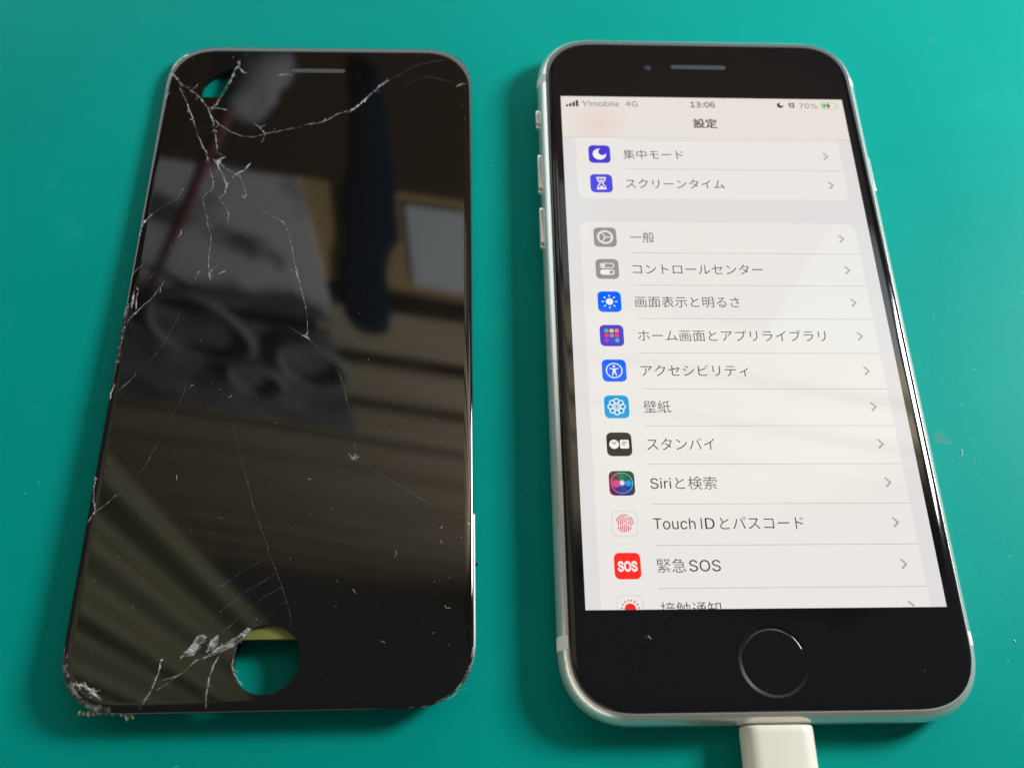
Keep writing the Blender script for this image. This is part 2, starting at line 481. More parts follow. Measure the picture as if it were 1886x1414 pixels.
tag(work_mat, "plain teal green rubber work mat under both phones", "mat", kind="structure")

# ------------------------------------------------------------------ smartphone
phone = empty("smartphone")
tag(phone, "silver smartphone with its settings list lit up, lying on the green mat", "smartphone")

m_frame = mat("silver_aluminium", (0.80, 0.78, 0.73), rough=0.27, metal=0.72)
add_bump(m_frame, 2500.0, 0.05, 0.00005)
m_band = mat("antenna_plastic", (0.86, 0.83, 0.76), rough=0.45)
m_button = mat("button_metal", (0.82, 0.81, 0.79), rough=0.22, metal=0.75)
m_glass = mat("black_front_glass", (0.004, 0.004, 0.005), rough=0.025, ior=1.72)
_tc = nd(m_glass, 'ShaderNodeTexCoord')
_nz = nd(m_glass, 'ShaderNodeTexNoise', Scale=70.0, Detail=6.0)
ln(m_glass, _tc, "Object", _nz, "Vector")
_mr = nd(m_glass, 'ShaderNodeMapRange')
_mr.inputs["From Min"].default_value = 0.35
_mr.inputs["From Max"].default_value = 0.7
_mr.inputs["To Min"].default_value = 0.02
_mr.inputs["To Max"].default_value = 0.11
ln(m_glass, _nz, "Fac", _mr, "Value")
ln(m_glass, _mr, "Result", pb(m_glass), "Roughness")
m_gasket = mat("black_gasket", (0.012, 0.012, 0.012), rough=0.4)
m_back = mat("back_glass", (0.75, 0.75, 0.73), rough=0.1)

PW, PH = 67.3, 138.4
P_OUT = rr(PW, PH, 12.0)
P_N = outline_normals(P_OUT)
prof = []
for i in range(19):
    t = math.radians(-84 + 148 * i / 18)
    prof.append((2.7 * (1 - math.cos(t)), 3.65 + 3.3 * math.sin(t)))
prof += [(1.62, 6.70), (1.70, 6.62), (1.72, 5.9)]
loft("frame", [[(x - n.x * d, y - n.y * d, z) for (x, y), n in zip(P_OUT, P_N)] for d, z in prof], m_frame, phone, cap=False)
b_in = prof[0][0]
B_OUT = [(x - n.x * (b_in + 0.02), y - n.y * (b_in + 0.02)) for (x, y), n in zip(P_OUT, P_N)]
pts_, tri_ = tess([B_OUT])
mesh_obj("back_panel", [(x, y, prof[0][1]) for x, y in pts_], [t[::-1] for t in tri_], m_back, phone)


def side_band(sx, y0, y1, off, name, material):
    V, F = [], []
    n = 9
    rows = [y0 + (y1 - y0) * k / 6 for k in range(7)]
    for y in rows:
        # x of the outline at this y
        best = min((q for q in zip(P_OUT, P_N) if q[0][0] * sx > 0), key=lambda q: abs(q[0][1] - y))
        cand = sorted((q for q in zip(P_OUT, P_N) if q[0][0] * sx > 20), key=lambda q: q[0][1])
        x, nn = best[0][0], best[1]
        for a, b in zip(cand, cand[1:]):
            if a[0][1] <= y <= b[0][1]:
                f = (y - a[0][1]) / max(1e-6, b[0][1] - a[0][1])
                x = a[0][0] + (b[0][0] - a[0][0]) * f
                nn = (a[1] * (1 - f) + b[1] * f).normalized()
        for d, z in prof[2:19]:
            t = math.atan2((z - 3.65) / 3.3, 1 - d / 2.7)
            V.append((x - nn.x * d + nn.x * off * math.cos(t), y - nn.y * d, z + off * math.sin(t)))
    m = len(prof[2:19])
    for i in range(6):
        for j in range(m - 1):
            q = (i * m + j, i * m + j + 1, (i + 1) * m + j + 1, (i + 1) * m + j)
            F.append(q if sx < 0 else q[::-1])
    return mesh_obj(name, V, F, material, phone, smooth=True)


for sx in (-1, 1):
    side_band(sx, -57.9, -55.7, 0.025, "antenna_band", m_band)
    side_band(sx, 56.6, 58.7, 0.025, "antenna_band", m_band)


def side_button(sx, y0, y1, half, depth, name, zc=3.75):
    secs = []
    for k, (d, f) in enumerate(((-0.3, 1.0), (depth - 0.12, 1.0), (depth - 0.04, 0.93), (depth, 0.8))):
        L = (y1 - y0) / 2
        pts = rr((L * 2) - 2 * half * (1 - f), half * 2 * f, half * f * 0.98, n=5, p=2.0)
        secs.append([(sx * (PW / 2 + d), (y0 + y1) / 2 + u, zc + v) for u, v in pts])
    return loft(name, secs, m_button, phone)


side_button(-1, 46.4, 50.9, 1.0, 0.55, "mute_switch")
side_button(-1, 30.2, 39.6, 1.15, 0.50, "volume_button")
side_button(-1, 17.4, 26.8, 1.15, 0.50, "volume_button")
side_button(1, 30.4, 40.0, 1.15, 0.12, "power_button")

# small nicks and grime along the lower corners of the frame
V, F = [], []
for k in range(46):
    (px, py), nn = rnd.choice([q for q in zip(P_OUT, P_N) if q[0][1] < -60 and (abs(q[0][0]) > 20)])
    d, z = prof[rnd.randrange(10, 19)]
    t = math.atan2((z - 3.65) / 3.3, 1 - d / 2.7)
    c = Vector((px - nn.x * d, py - nn.y * d, z)) + Vector((nn.x * math.cos(t), nn.y * math.cos(t), math.sin(t))) * 0.02
    c += Vector((-nn.y, nn.x, 0)) * rnd.uniform(-0.5, 0.5)
    u = Vector((-nn.y, nn.x, 0))
    w = Vector((nn.x * math.cos(t), nn.y * math.cos(t), math.sin(t))).cross(u)
    r = rnd.uniform(0.04, 0.13)
    s = len(V)
    for i in range(5):
        a = 2 * math.pi * i / 5
        V.append(tuple(c + (u * math.cos(a) * rnd.uniform(0.6, 1.8) + w * math.sin(a)) * r))
    F.append((s, s + 1, s + 2, s + 3, s + 4))
nk = mesh_obj("frame_nicks", V, F, mat("grime", (0.20, 0.18, 0.15), rough=0.7), phone)
nk["kind"] = "stuff"

# front glass with holes for home button and earpiece
G_OUT = [(x - n.x * 1.75, y - n.y * 1.75) for (x, y), n in zip(P_OUT, P_N)]
G_N = outline_normals(G_OUT)
ZT = 7.3
slot = [(x + 0.05, y + 60.3) for x, y in rr(11.9, 1.35, 0.67, n=6, p=2.0)]
front = glass_slab("front_glass", G_OUT, G_N, ZT, 5.8, 1.7, 0.55, [circle(0, -60.0, 5.62, 48), slot], m_glass, phone)
# dark gasket filling the seam below the glass rim
loft("gasket", [[(x - n.x * 1.71, y - n.y * 1.71, 6.42) for (x, y), n in zip(P_OUT, P_N)],
                [(x - n.x * 1.9, y - n.y * 1.9, 6.52) for (x, y), n in zip(P_OUT, P_N)]], m_gasket, phone, cap=False)

# earpiece
m_mesh = mat("earpiece_mesh", (0.03, 0.031, 0.035), rough=0.6, metal=0.2)
add_bump(m_mesh, 6000.0, 0.6, 0.0001)
pts_, tri_ = tess([[(x * 0.998, y) for x, y in [(a + 0.05, b + 60.3) for a, b in rr(11.7, 1.15, 0.57, n=6, p=2.0)]]])
mesh_obj("earpiece_grille", [(x, y, ZT - 0.10) for x, y in pts_], tri_, m_mesh, phone)

# front camera
m_lens = mat("camera_lens", (0.03, 0.018, 0.05), rough=0.35, ior=1.3, emit=None)
c_pts = circle(-10.75, 59.75, 0.75, 24)
lens_secs = [[(x, y, ZT + 0.004) for x, y in c_pts],
             [(-10.75 + (x + 10.75) * 0.7, 59.75 + (y - 59.75) * 0.7, ZT + 0.012) for x, y in c_pts],
             [(-10.75 + (x + 10.75) * 0.2, 59.75 + (y - 59.75) * 0.2, ZT + 0.016) for x, y in c_pts]]
loft("front_camera", lens_secs, m_lens, phone)

# home button: ring + slightly sunken disc
m_ring = mat("home_ring", (0.02, 0.02, 0.021), rough=0.38, metal=0.7)
m_home = mat("home_disc", (0.006, 0.0055, 0.005), rough=0.06, ior=1.6)


def lathe(name, prof2, cx, cy, material, parent, n=64):
    secs = []
    V, F = [], []
    for r, z in prof2:
        for k in range(n):
            t = 2 * math.pi * k / n
            V.append((cx + r * math.cos(t), cy + r * math.sin(t), z))
    for i in range(len(prof2) - 1):
        for k in range(n):
            j = (k + 1) % n
            F.append((i * n + k, i * n + j, (i + 1) * n + j, (i + 1) * n + k))
    F.append(tuple((len(prof2) - 1) * n + k for k in range(n)))
    return mesh_obj(name, V, F, material, parent, smooth=True)


home = lathe("home_button", [(5.02, ZT - 0.9), (5.02, ZT - 0.24), (4.95, ZT - 0.20), (4.6, ZT - 0.205), (2, ZT - 0.215), (0.5, ZT - 0.22)], 0, -60.0, m_home, phone)
rp = [(5.60, ZT - 0.8), (5.60, ZT - 0.01), (5.57, ZT + 0.012), (5.50, ZT - 0.02), (5.14, ZT - 0.24), (5.06, ZT - 0.27), (5.05, ZT - 0.8)]
V, F = [], []
n = 72
for r, z in rp:
    for k in range(n):
        t = 2 * math.pi * k / n
        V.append((r * math.cos(t), -60 + r * math.sin(t), z))
for i in range(len(rp) - 1):
    for k in range(n):
        j = (k + 1) % n
        F.append((i * n + k, i * n + j, (i + 1) * n + j, (i + 1) * n + k))
mesh_obj("ring", V, F, m_ring, home, smooth=False)

# ------------------------------------------------------------------ the lit screen (units: screen points, 375 x 667)
S = 58.43 / 375.0


def ui(x, y):
    return ((x - 187.5) * S, (333.5 - y) * S)


def zl(k):
    return ZT + 0.016 + 0.013 * k


_ui = {}


def uim(name, rgb, gain=1.0):
    if name not in _ui:
        c = srgb(*rgb)
        _ui[name] = mat("screen_" + name, (0.0, 0.0, 0.0), rough=0.03, ior=1.34, emit=tuple(v * gain for v in c))
    return _ui[name]


def flat(name, polys, k, material, parent, clip=True):
    """polys: list of loops-lists in screen points; one flat mesh"""
    V, F = [], []
    for loops in polys:
        if clip:
            loops = [[(x, min(y, 667.0)) for x, y in l] for l in loops]
        pts, tris = tess([[ui(x, y) for x, y in l] for l in loops])
        s = len(V)
        V += [(x, y, zl(k)) for x, y in pts]
        F += [tuple(s + i for i in t) for t in tris]
    return mesh_obj(name, V, F, material, parent)


def rrect(x0, y0, x1, y1, r, n=8):
    cx, cy = (x0 + x1) / 2, (y0 + y1) / 2
    return [(cx + x, cy + y) for x, y in rr(x1 - x0, y1 - y0, r, n=n, p=2.3)]


def ribbon(path, w, closed=False):
    """mitred stroke outline as list of quads (no overlaps)"""
    P = [Vector(p) for p in path]
    m = len(P)
    Lh, Rh = [], []
    for i in range(m):
        a = P[i - 1] if (i > 0 or closed) else None
        b = P[(i + 1) % m] if (i < m - 1 or closed) else None
        d0 = (P[i] - a).normalized() if a is not None else None
        d1 = (b - P[i]).normalized() if b is not None else None
        d0 = d0 or d1
        d1 = d1 or d0
        n0, n1 = Vector((-d0.y, d0.x)), Vector((-d1.y, d1.x))
        mt = (n0 + n1)
        mt = mt.normalized() if mt.length > 1e-6 else n0
        s = min(2.5, 1.0 / max(0.3, mt.dot(n0)))
        Lh.append(P[i] + mt * w / 2 * s)
        Rh.append(P[i] - mt * w / 2 * s)
    quads = []
    for i in range(m if closed else m - 1):
        j = (i + 1) % m
        quads.append([[tuple(Lh[i]), tuple(Rh[i]), tuple(Rh[j]), tuple(Lh[j])]])
    return quads


def arc(cx, cy, r, a0, a1, n=14):
    return [(cx + r * math.cos(math.radians(a0 + (a1 - a0) * i / n)), cy + r * math.sin(math.radians(a0 + (a1 - a0) * i / n))) for i in range(n + 1)]


FONT_LATIN = FONT_CJK = None
try:
    FONT_CJK = bpy.data.fonts.load(os.path.join(bpy.utils.system_resource('DATAFILES', path='fonts'), 'Noto Sans CJK Regular.woff2'))
    FONT_LATIN = bpy.data.fonts.load(os.path.join(bpy.utils.system_resource('DATAFILES', path='fonts'), 'Inter.woff2'))
except Exception:
    pass


def text(body, x0, x1, yc, h, material, parent, k=3, latin=False, cjk_font=False, offset=0.0, name="label_text"):
    """text filling x0..x1, centred on yc; h = em height (CJK) or cap height (latin), in points"""
    c = bpy.data.curves.new("text", 'FONT')
    c.body = body
    c.offset = offset
    c.resolution_u = 4
    f_ = FONT_CJK if cjk_font else FONT_LATIN
    if latin and f_:
        c.font = f_
    t = bpy.data.objects.new("text", c)
    COL.objects.link(t)
    bpy.context.view_layer.update()
    me = bpy.data.meshes.new_from_object(t)
    bpy.data.objects.remove(t)
    bpy.data.curves.remove(c)
    xs = [v.co.x for v in me.vertices]
    ys = [v.co.y for v in me.vertices]
    a, b = min(xs), max(xs)
    sx = (x1 - x0) / (b - a)
    if latin:
        lo, hi = 0.0, max(ys)
        sy = h / (hi - lo)
        mid = (lo + hi) / 2
    else:
        sy = h
        mid = 0.38
    for v in me.vertices:
        X = x0 + (v.co.x - a) * sx
        Y = yc - (v.co.y - mid) * sy
        u = ui(X, Y)
        v.co = (u[0] * MM, u[1] * MM, zl(k) * MM)
    if yc + h > 665:
        bm = bmesh.new()
        bm.from_mesh(me)
        bmesh.ops.bisect_plane(bm, geom=bm.verts[:] + bm.edges[:] + bm.faces[:], plane_co=(0, ui(0, 667)[1] * MM, 0), plane_no=(0, -1, 0), clear_outer=True)
        bm.to_mesh(me)
        bm.free()
    me.materials.clear()
    me.materials.append(material)
    o = bpy.data.objects.new(name, me)
    COL.objects.link(o)
    o.parent = parent
    return o


u_bg = uim("background", (225, 222, 221))
u_cell = uim("cell", (235, 232, 227))
u_sep = uim("separator", (180, 176, 170))
u_text = uim("text", (50, 43, 40))
u_grey = uim("status_grey", (120, 112, 104))
u_chev = uim("chevron", (172, 168, 166))
u_white = uim("white", (246, 240, 236))
screen = flat("screen", [[[(0, 0), (375, 0), (375, 667), (0, 667)]]], 0, u_bg, phone)
tag(screen, "bright settings list screen with Japanese text")
# navigation bar: translucent, with a red icon blurred behind it
m_bar = uim("bar", (233, 226, 218))
_tc = nd(m_bar, 'ShaderNodeTexCoord')
_vm = nd(m_bar, 'ShaderNodeVectorMath', operation='DISTANCE')
ux, uy = ui(48, 46)
_vm.inputs[1].default_value = (ux * MM, uy * MM, zl(1) * MM)
ln(m_bar, _tc, "Object", _vm, 0)
_mr = nd(m_bar, 'ShaderNodeMapRange', interpolation_type='SMOOTHSTEP')
_mr.inputs["From Min"].default_value = 0.0
_mr.inputs["From Max"].default_value = 7.5 * MM
_mr.inputs["To Min"].default_value = 1.0
_mr.inputs["To Max"].default_value = 0.0
ln(m_bar, _vm, "Value", _mr, "Value")
_mx = nd(m_bar, 'ShaderNodeMixRGB')
_mx.inputs["Color1"].default_value = (*srgb(233, 226, 218), 1)
_mx.inputs["Color2"].default_value = (*srgb(234, 214, 207), 1)
ln(m_bar, _mr, "Result", _mx, "Fac")
ln(m_bar, _mx, "Color", pb(m_bar), "Emission Color")
flat("navigation_bar", [[[(0, 0), (375, 0), (375, 66.6), (0, 66.6)]]], 1, m_bar, screen)
flat("separator", [[[(0, 66.6), (375, 66.6), (375, 67.1), (0, 67.1)]]], 1, u_sep, screen)

# cell groups
g1 = [(16, 67.1), (358, 67.1)] + [p for p in arc(348, 151.5, 10, 0, 90)] + [p for p in arc(26, 151.5, 10, 90, 180)]
flat("list_panel", [[g1]], 1, u_cell, screen)
g2 = arc(26, 206.5, 10, 180, 270) + arc(348, 206.5, 10, 270, 360) + [(358, 667), (16, 667)]
flat("list_panel", [[g2]], 1, u_cell, screen)
for y in [70.6, 116.2] + [240.7 + 45.0 * k for k in range(10)]:
    flat("separator", [[[(76.5, y - 0.28), (358, y - 0.28), (358, y + 0.28), (76.5, y + 0.28)]]], 2, u_sep, screen)

ROWS = [93.6, 138.8, 218.6, 263.5, 308.4, 353.2, 398.0, 442.7, 487.4, 532.2, 577.1, 622.1, 666.2]
for y in ROWS:
    w = 2.0
    if y < 660:
        flat("chevron", ribbon([(335.6, y - 5.2), (340.9, y), (335.6, y + 5.2)], w), 2, u_chev, screen)
    else:
        flat("chevron", ribbon([(335.6, y - 5.2), (340.9, y)], w), 2, u_chev, screen)

TX = [("集中モード", 153.6), ("スクリーンタイム", 201.8), ("一般", 106.4), ("コントロールセンター", 234.4), ("画面表示と明るさ", 201.0),
      ("ホーム画面とアプリライブラリ", 297.4), ("アクセシビリティ", 200.4), ("壁紙", 106.8), ("スタンバイ", 151.9)]
for (s, x1), y in zip(TX, ROWS):
    text(s, 76.6, x1, y, 16.3, u_text, screen, offset=-0.006)
y = ROWS[9]
text("Siri", 76.8, 99.6, y + 0.2, 12.0, u_text, screen, latin=True)
text("と検索", 103.9, 149.4, y, 16.3, u_text, screen, offset=-0.006)
y = ROWS[10]
text("Touch", 76.6, 121.6, y + 0.2, 12.0, u_text, screen, latin=True)
flat("label_text", [[[(127.4, y - 5.8), (128.7, y - 5.8), (128.7, y + 6.2), (127.4, y + 6.2)]]], 3, u_text, screen)
text("D", 132.0, 142.2, y + 0.2, 12.0, u_text, screen, latin=True, cjk_font=True)
text("とパスコード", 147.9, 238.1, y, 16.3, u_text, screen, offset=-0.006)
y = ROWS[11]
text("緊急", 76.9, 107.0, y, 16.3, u_text, screen, offset=-0.006)
text("SOS", 110.5, 143.6, y + 0.2, 12.0, u_text, screen, latin=True)
text("接触通知", 77.2, 139.5, ROWS[12] + 0.8, 16.3, u_text, screen, offset=-0.006)
text("設定", 171.7, 203.0, 42.6, 16.3, u_text, screen, offset=0.016, name="title_text")

# status bar
for k in range(4):
    hh = (3.2, 5.2, 7.6, 10.4)[k]
    flat("signal_bar", [[[(6.4 + k * 4.4, 17.0 - hh), (9.4 + k * 4.4, 17.0 - hh), (9.4 + k * 4.4, 17.0), (6.4 + k * 4.4, 17.0)]]], 2, u_text, screen)
text("Y!mobile", 27.4, 76.2, 11.9, 8.9, u_grey, screen, k=2, latin=True, name="status_text")
text("4G", 84.8, 100.8, 11.6, 8.6, u_grey, screen, k=2, latin=True, cjk_font=True, name="status_text")
text("13:06", 170.6, 203.6, 11.2, 9.2, u_grey, screen, k=2, latin=True, cjk_font=True, offset=0.008, name="status_text")
text("70%", 316.2, 339.8, 11.2, 8.6, u_grey, screen, k=2, latin=True, name="status_text")


def crescent(cx, cy, r, ang=0.0):
    """moon opening to the upper right"""
    pts = arc(cx, cy, r, -80, -370 + 0, 26)
    # inner edge: arc of a smaller circle between the two tips
    a, b = Vector(pts[-1]), Vector(pts[0])
    c2 = Vector((cx + r * 0.46, cy - r * 0.42))
    a0 = math.degrees(math.atan2(a.y - c2.y, a.x - c2.x))
    b0 = math.degrees(math.atan2(b.y - c2.y, b.x - c2.x))
    while b0 < a0:
        b0 += 360
    ra, rb = (a - c2).length, (b - c2).length
    inner = []
    for i in range(1, 16):
        t = i / 16
        an = math.radians(a0 + (b0 - a0) * t)
        rad = ra + (rb - ra) * t
        inner.append((c2.x + rad * math.cos(an), c2.y + rad * math.sin(an)))
    return pts + inner


flat("moon_symbol", [[crescent(290.6, 10.8, 4.3)]], 2, u_text, screen)
flat("alarm_symbol", [[circle(306, 10.8, 3.9, 20), circle(306, 10.8, 2.3, 16)], [[(302.4, 6.0), (304.4, 6.0), (302.4, 8.0)]], [[(307.6, 6.0), (309.6, 6.0), (309.6, 8.0)]]] + ribbon([(306, 9.2), (306, 11), (307.4, 11.8)], 0.7), 2, u_text, screen)
u_bat = uim("battery_outline", (196, 196, 182))
flat("battery_outline", [[rrect(344.9, 5.0, 366.6, 16.2, 3.4), rrect(345.9, 6.0, 365.6, 15.2, 2.6)], [[(367.4, 8.8), (368.7, 9.3), (368.7, 11.9), (367.4, 12.4)]]], 2, u_bat, screen)
flat("battery_level", [[[(347.2, 7.2), (352.8, 7.2), (351.6, 14.0), (347.2, 14.0)]]], 2, uim("battery_green", (96, 200, 96)), screen)
flat("charging_bolt", [[[(356.6, 4.6), (351.9, 11.2), (354.6, 11.2), (353.4, 16.4), (358.6, 9.6), (355.6, 9.6)]]], 3, u_text, screen)

# icon tiles
IC = 46.0


def tile(y, rgb, name, border=None):
    y0, y1 = y - 13.9, y + 13.9
    if border:
        flat("icon_tile", [[rrect(IC - 13.9, y0, IC + 13.9, y1, 6.6), rrect(IC - 13.3, y0 + 0.6, IC + 13.3, min(y1 - 0.6, 690), 6.2)]] if y < 660 else
             ribbon([(IC - 13.6, 667), (IC - 13.6, y0 + 6.5)] + arc(IC - 7.1, y0 + 6.8, 6.5, 180, 270, 6) + arc(IC + 7.1, y0 + 6.8, 6.5, 270, 360, 6) + [(IC + 13.6, 667)], 0.6), 2, uim(name, border), screen)
    else:
        flat("icon_tile", [[rrect(IC - 13.9, y0, IC + 13.9, y1, 6.6)]], 2, uim(name, rgb), screen)


tile(ROWS[0], (76, 62, 214), "indigo")
flat("moon_symbol", [[crescent(IC, ROWS[0] + 0.2, 8.6)]], 3, u_white, screen)
tile(ROWS[1], (82, 76, 222), "violet")
y = ROWS[1]
flat("hourglass_symbol", [[rrect(IC - 6.3, y - 9.4, IC + 6.3, y - 7.2, 1.0, 3)], [rrect(IC - 6.3, y + 7.2, IC + 6.3, y + 9.4, 1.0, 3)]] +
     ribbon([(IC - 4.6, y - 7.3), (IC - 4.6, y - 4.6), (IC - 1.2, y - 0.2), (IC - 4.6, y + 4.6), (IC - 4.6, y + 7.3)], 1.4) +
     ribbon([(IC + 4.6, y - 7.3), (IC + 4.6, y - 4.6), (IC + 1.2, y - 0.2), (IC + 4.6, y + 4.6), (IC + 4.6, y + 7.3)], 1.4) +
     [[[(IC - 3.0, y - 5.0), (IC + 3.0, y - 5.0), (IC, y - 1.4)]], [[(IC - 3.4, y + 7.0), (IC, y + 3.2), (IC + 3.4, y + 7.0)]]], 3, u_white, screen)
tile(ROWS[2], (152, 148, 147), "grey_tile")
y = ROWS[2]
gear = []
for i in range(24):
    for da, rad in ((-0.30, 9.0), (-0.16, 10.4), (0.16, 10.4), (0.30, 9.0)):
        t = 2 * math.pi * (i + da) / 24
        gear.append((IC + rad * math.cos(t), y + rad * math.sin(t)))
spk = []
for a in (0, 120, 240):
    t = math.radians(a)
    spk += ribbon([(IC + 2.05 * math.cos(t), y + 2.05 * math.sin(t)), (IC + 7.35 * math.cos(t), y + 7.35 * math.sin(t))], 1.2)
flat("gear_symbol", [[gear, circle(IC, y, 7.4, 36)], [circle(IC, y, 2.0, 18), circle(IC, y, 1.0, 14)]] + spk, 3, u_white, screen)
tile(ROWS[3], (152, 149, 146), "grey_tile2")
y = ROWS[3]
flat("switch_symbol", [[rrect(IC - 8.6, y - 8.2, IC + 8.6, y - 1.0, 3.55), rrect(IC - 7.5, y - 7.1, IC + 7.5, y - 2.1, 2.4)], [circle(IC - 4.6, y - 4.6, 2.2, 18)],
                       [rrect(IC - 8.6, y + 1.0, IC + 8.6, y + 8.2, 3.55), circle(IC + 4.8, y + 4.6, 2.4, 18)]], 3, u_white, screen)
tile(ROWS[4], (8, 104, 252), "blue")
y = ROWS[4]
rays = []
for a in range(0, 360, 45):
    t = math.radians(a)
    rays += ribbon([(IC + 6.6 * math.cos(t), y + 6.6 * math.sin(t)), (IC + 9.2 * math.cos(t), y + 9.2 * math.sin(t))], 1.5)
flat("sun_symbol", [[circle(IC, y, 4.4, 28)]] + rays, 3, u_white, screen)
tile(ROWS[5], (76, 58, 200), "purple")
y = ROWS[5]
cols = [(80, 190, 110), (252, 200, 90), (245, 140, 60), (250, 60, 66), (150, 150, 160), (245, 60, 90), (160, 60, 200), (20, 90, 240), (40, 200, 180)]
for i, c in enumerate(cols):
    cx, cy = IC + (i % 3 - 1) * 6.0, y + (i // 3 - 1) * 6.2
    flat("app_square", [[rrect(cx - 2.3, cy - 2.3, cx + 2.3, cy + 2.3, 1.0, 4)]], 3, uim("app%d" % i, c), screen)
tile(ROWS[6], (8, 104, 252), "blue")
y = ROWS[6]
flat("figure_symbol", [[circle(IC, y, 9.6, 40), circle(IC, y, 8.3, 40)], [circle(IC, y - 5.3, 1.45, 14)]] +
     [[[(IC - 5.2, y - 3.3), (IC - 1.5, y - 2.6), (IC + 1.5, y - 2.6), (IC + 5.2, y - 3.3), (IC + 5.3, y - 2.2), (IC + 1.7, y - 1.3), (IC + 1.7, y + 1.2), (IC + 3.0, y + 6.2), (IC + 1.9, y + 6.5),
        (IC, y + 2.0), (IC - 1.9, y + 6.5), (IC - 3.0, y + 6.2), (IC - 1.7, y + 1.2), (IC - 1.7, y - 1.3), (IC - 5.3, y - 2.2)]]], 3, u_white, screen)
tile(ROWS[7], (22, 160, 222), "cyan")
y = ROWS[7]
for i in range(8):
    t = 2 * math.pi * i / 8
    cx, cy = IC + 6.9 * math.cos(t), y + 6.9 * math.sin(t)
    flat("petal", [[circle(cx, cy, 3.5, 22), circle(cx, cy, 2.2, 20)]], 3 + (i % 2) * 0.5, u_white, screen)
cen = []
for i in range(8):
    t = 2 * math.pi * (i + 0.5) / 8
    cen += ribbon([(IC + 1.2 * math.cos(t), y + 1.2 * math.sin(t)), (IC + 4.3 * math.cos(t), y + 4.3 * math.sin(t))], 0.9)
flat("flower_centre", cen, 3, u_white, screen)
tile(ROWS[8], (52, 48, 44), "charcoal")
y = ROWS[8]
flat("clock_symbol", [[circle(IC - 5.6, y, 5.4, 28)]], 3, u_white, screen)
flat("clock_hands", ribbon([(IC - 8.0, y - 2.4), (IC - 5.6, y - 0.2), (IC - 2.8, y - 3.0)], 0.8), 4, u_text, screen)
flat("card_symbol", [[rrect(IC + 0.8, y - 5.2, IC + 10.8, y + 5.0, 1.6, 4)]], 3, u_white, screen)
flat("card_lines", [[[(IC + 3, y - 2.6), (IC + 8.6, y - 2.6), (IC + 8.6, y - 1.7), (IC + 3, y - 1.7)]], [[(IC + 3, y - 0.2), (IC + 6.8, y - 0.2), (IC + 6.8, y + 0.7), (IC + 3, y + 0.7)]]], 4, u_text, screen)

# voice assistant icon: dark tile with a glowing orb
y = ROWS[9]


def grad_mat(name, cx, cy, stops, lo, hi, axis_stops=None):
    m = uim(name, (0, 0, 0))
    tc = nd(m, 'ShaderNodeTexCoord')
    vm = nd(m, 'ShaderNodeVectorMath', operation='SUBTRACT')
    a, b = ui(cx, cy)
    vm.inputs[1].default_value = (a * MM, b * MM, 0)
    ln(m, tc, "Object", vm, 0)
    sp = nd(m, 'ShaderNodeSeparateXYZ')
    ln(m, vm, "Vector", sp, "Vector")
    at = nd(m, 'ShaderNodeMath', operation='ARCTAN2')
    ln(m, sp, "Y", at, 0)
    ln(m, sp, "X", at, 1)
    mr = nd(m, 'ShaderNodeMapRange')
    mr.inputs["From Min"].default_value = -math.pi
    mr.inputs["From Max"].default_value = math.pi
    ln(m, at, "Value", mr, "Value")
    r = ramp(m, stops)
    ln(m, mr, "Result", r, "Fac")
    # white glow in the middle
    cb = nd(m, 'ShaderNodeCombineXYZ')
    ln(m, sp, "X", cb, "X")
    ln(m, sp, "Y", cb, "Y")
    le = nd(m, 'ShaderNodeVectorMath', operation='LENGTH')
    ln(m, cb, "Vector", le, 0)
    g = nd(m, 'ShaderNodeMapRange', interpolation_type='SMOOTHSTEP')
    g.inputs["From Min"].default_value = lo * S * MM
    g.inputs["From Max"].default_value = hi * S * MM
    g.inputs["To Min"].default_value = 1.0
    g.inputs["To Max"].default_value = 0.0
    ln(m, le, "Value", g, "Value")
    mx = nd(m, 'ShaderNodeMixRGB')
    mx.inputs["Color2"].default_value = (0.92, 0.9, 0.9, 1)
    ln(m, g, "Result", mx, "Fac")
    ln(m, r, "Color", mx, "Color1")
    ln(m, mx, "Color", pb(m), "Emission Color")
    return m


ring_stops = [(0.0, srgb(190, 40, 84)), (0.13, srgb(70, 40, 100)), (0.28, srgb(22, 66, 170)), (0.42, srgb(16, 60, 110)), (0.5, srgb(18, 110, 180)), (0.6, srgb(28, 80, 80)), (0.75, srgb(34, 125, 88)), (0.88, srgb(70, 66, 70)), (1.0, srgb(190, 40, 84))]
dark_stops = [(0.0, srgb(120, 30, 55)), (0.25, srgb(45, 30, 110)), (0.45, srgb(40, 60, 85)), (0.6, srgb(40, 75, 70)), (0.75, srgb(50, 75, 65)), (0.9, srgb(110, 45, 60)), (1.0, srgb(120, 30, 55))]
m_orb = grad_mat("orb", IC, y - 0.4, ring_stops, 0.3, 4.6)
m_orb_tile = grad_mat("orb_tile", IC, y - 0.4, dark_stops, 0.0, 0.1)
m_orb_ring = grad_mat("orb_ring", IC, y - 0.4, [(0.0, srgb(250, 110, 130)), (0.3, srgb(120, 170, 240)), (0.5, srgb(110, 220, 235)), (0.72, srgb(90, 225, 150)), (1.0, srgb(250, 110, 130))], 0.0, 0.1)
flat("icon_tile", [[rrect(IC - 13.9, y - 13.9, IC + 13.9, y + 13.9, 6.6)]], 2, m_orb_tile, screen)
flat("orb", [[circle(IC, y - 0.2, 11.3, 40)]], 3, m_orb, screen)
flat("orb_ring", [[circle(IC, y - 0.2, 11.9, 44), circle(IC, y - 0.2, 11.3, 44)]], 3, m_orb_ring, screen)
flat("orb_lobe", [[circle(IC - 6.2, y + 0.6, 4.2, 24)]], 3.6, uim("lobe_pink", (214, 70, 140)), screen)
flat("orb_lobe", [[circle(IC + 6.9, y + 0.2, 3.2, 22)]], 3.6, uim("lobe_blue", (20, 150, 240)), screen)

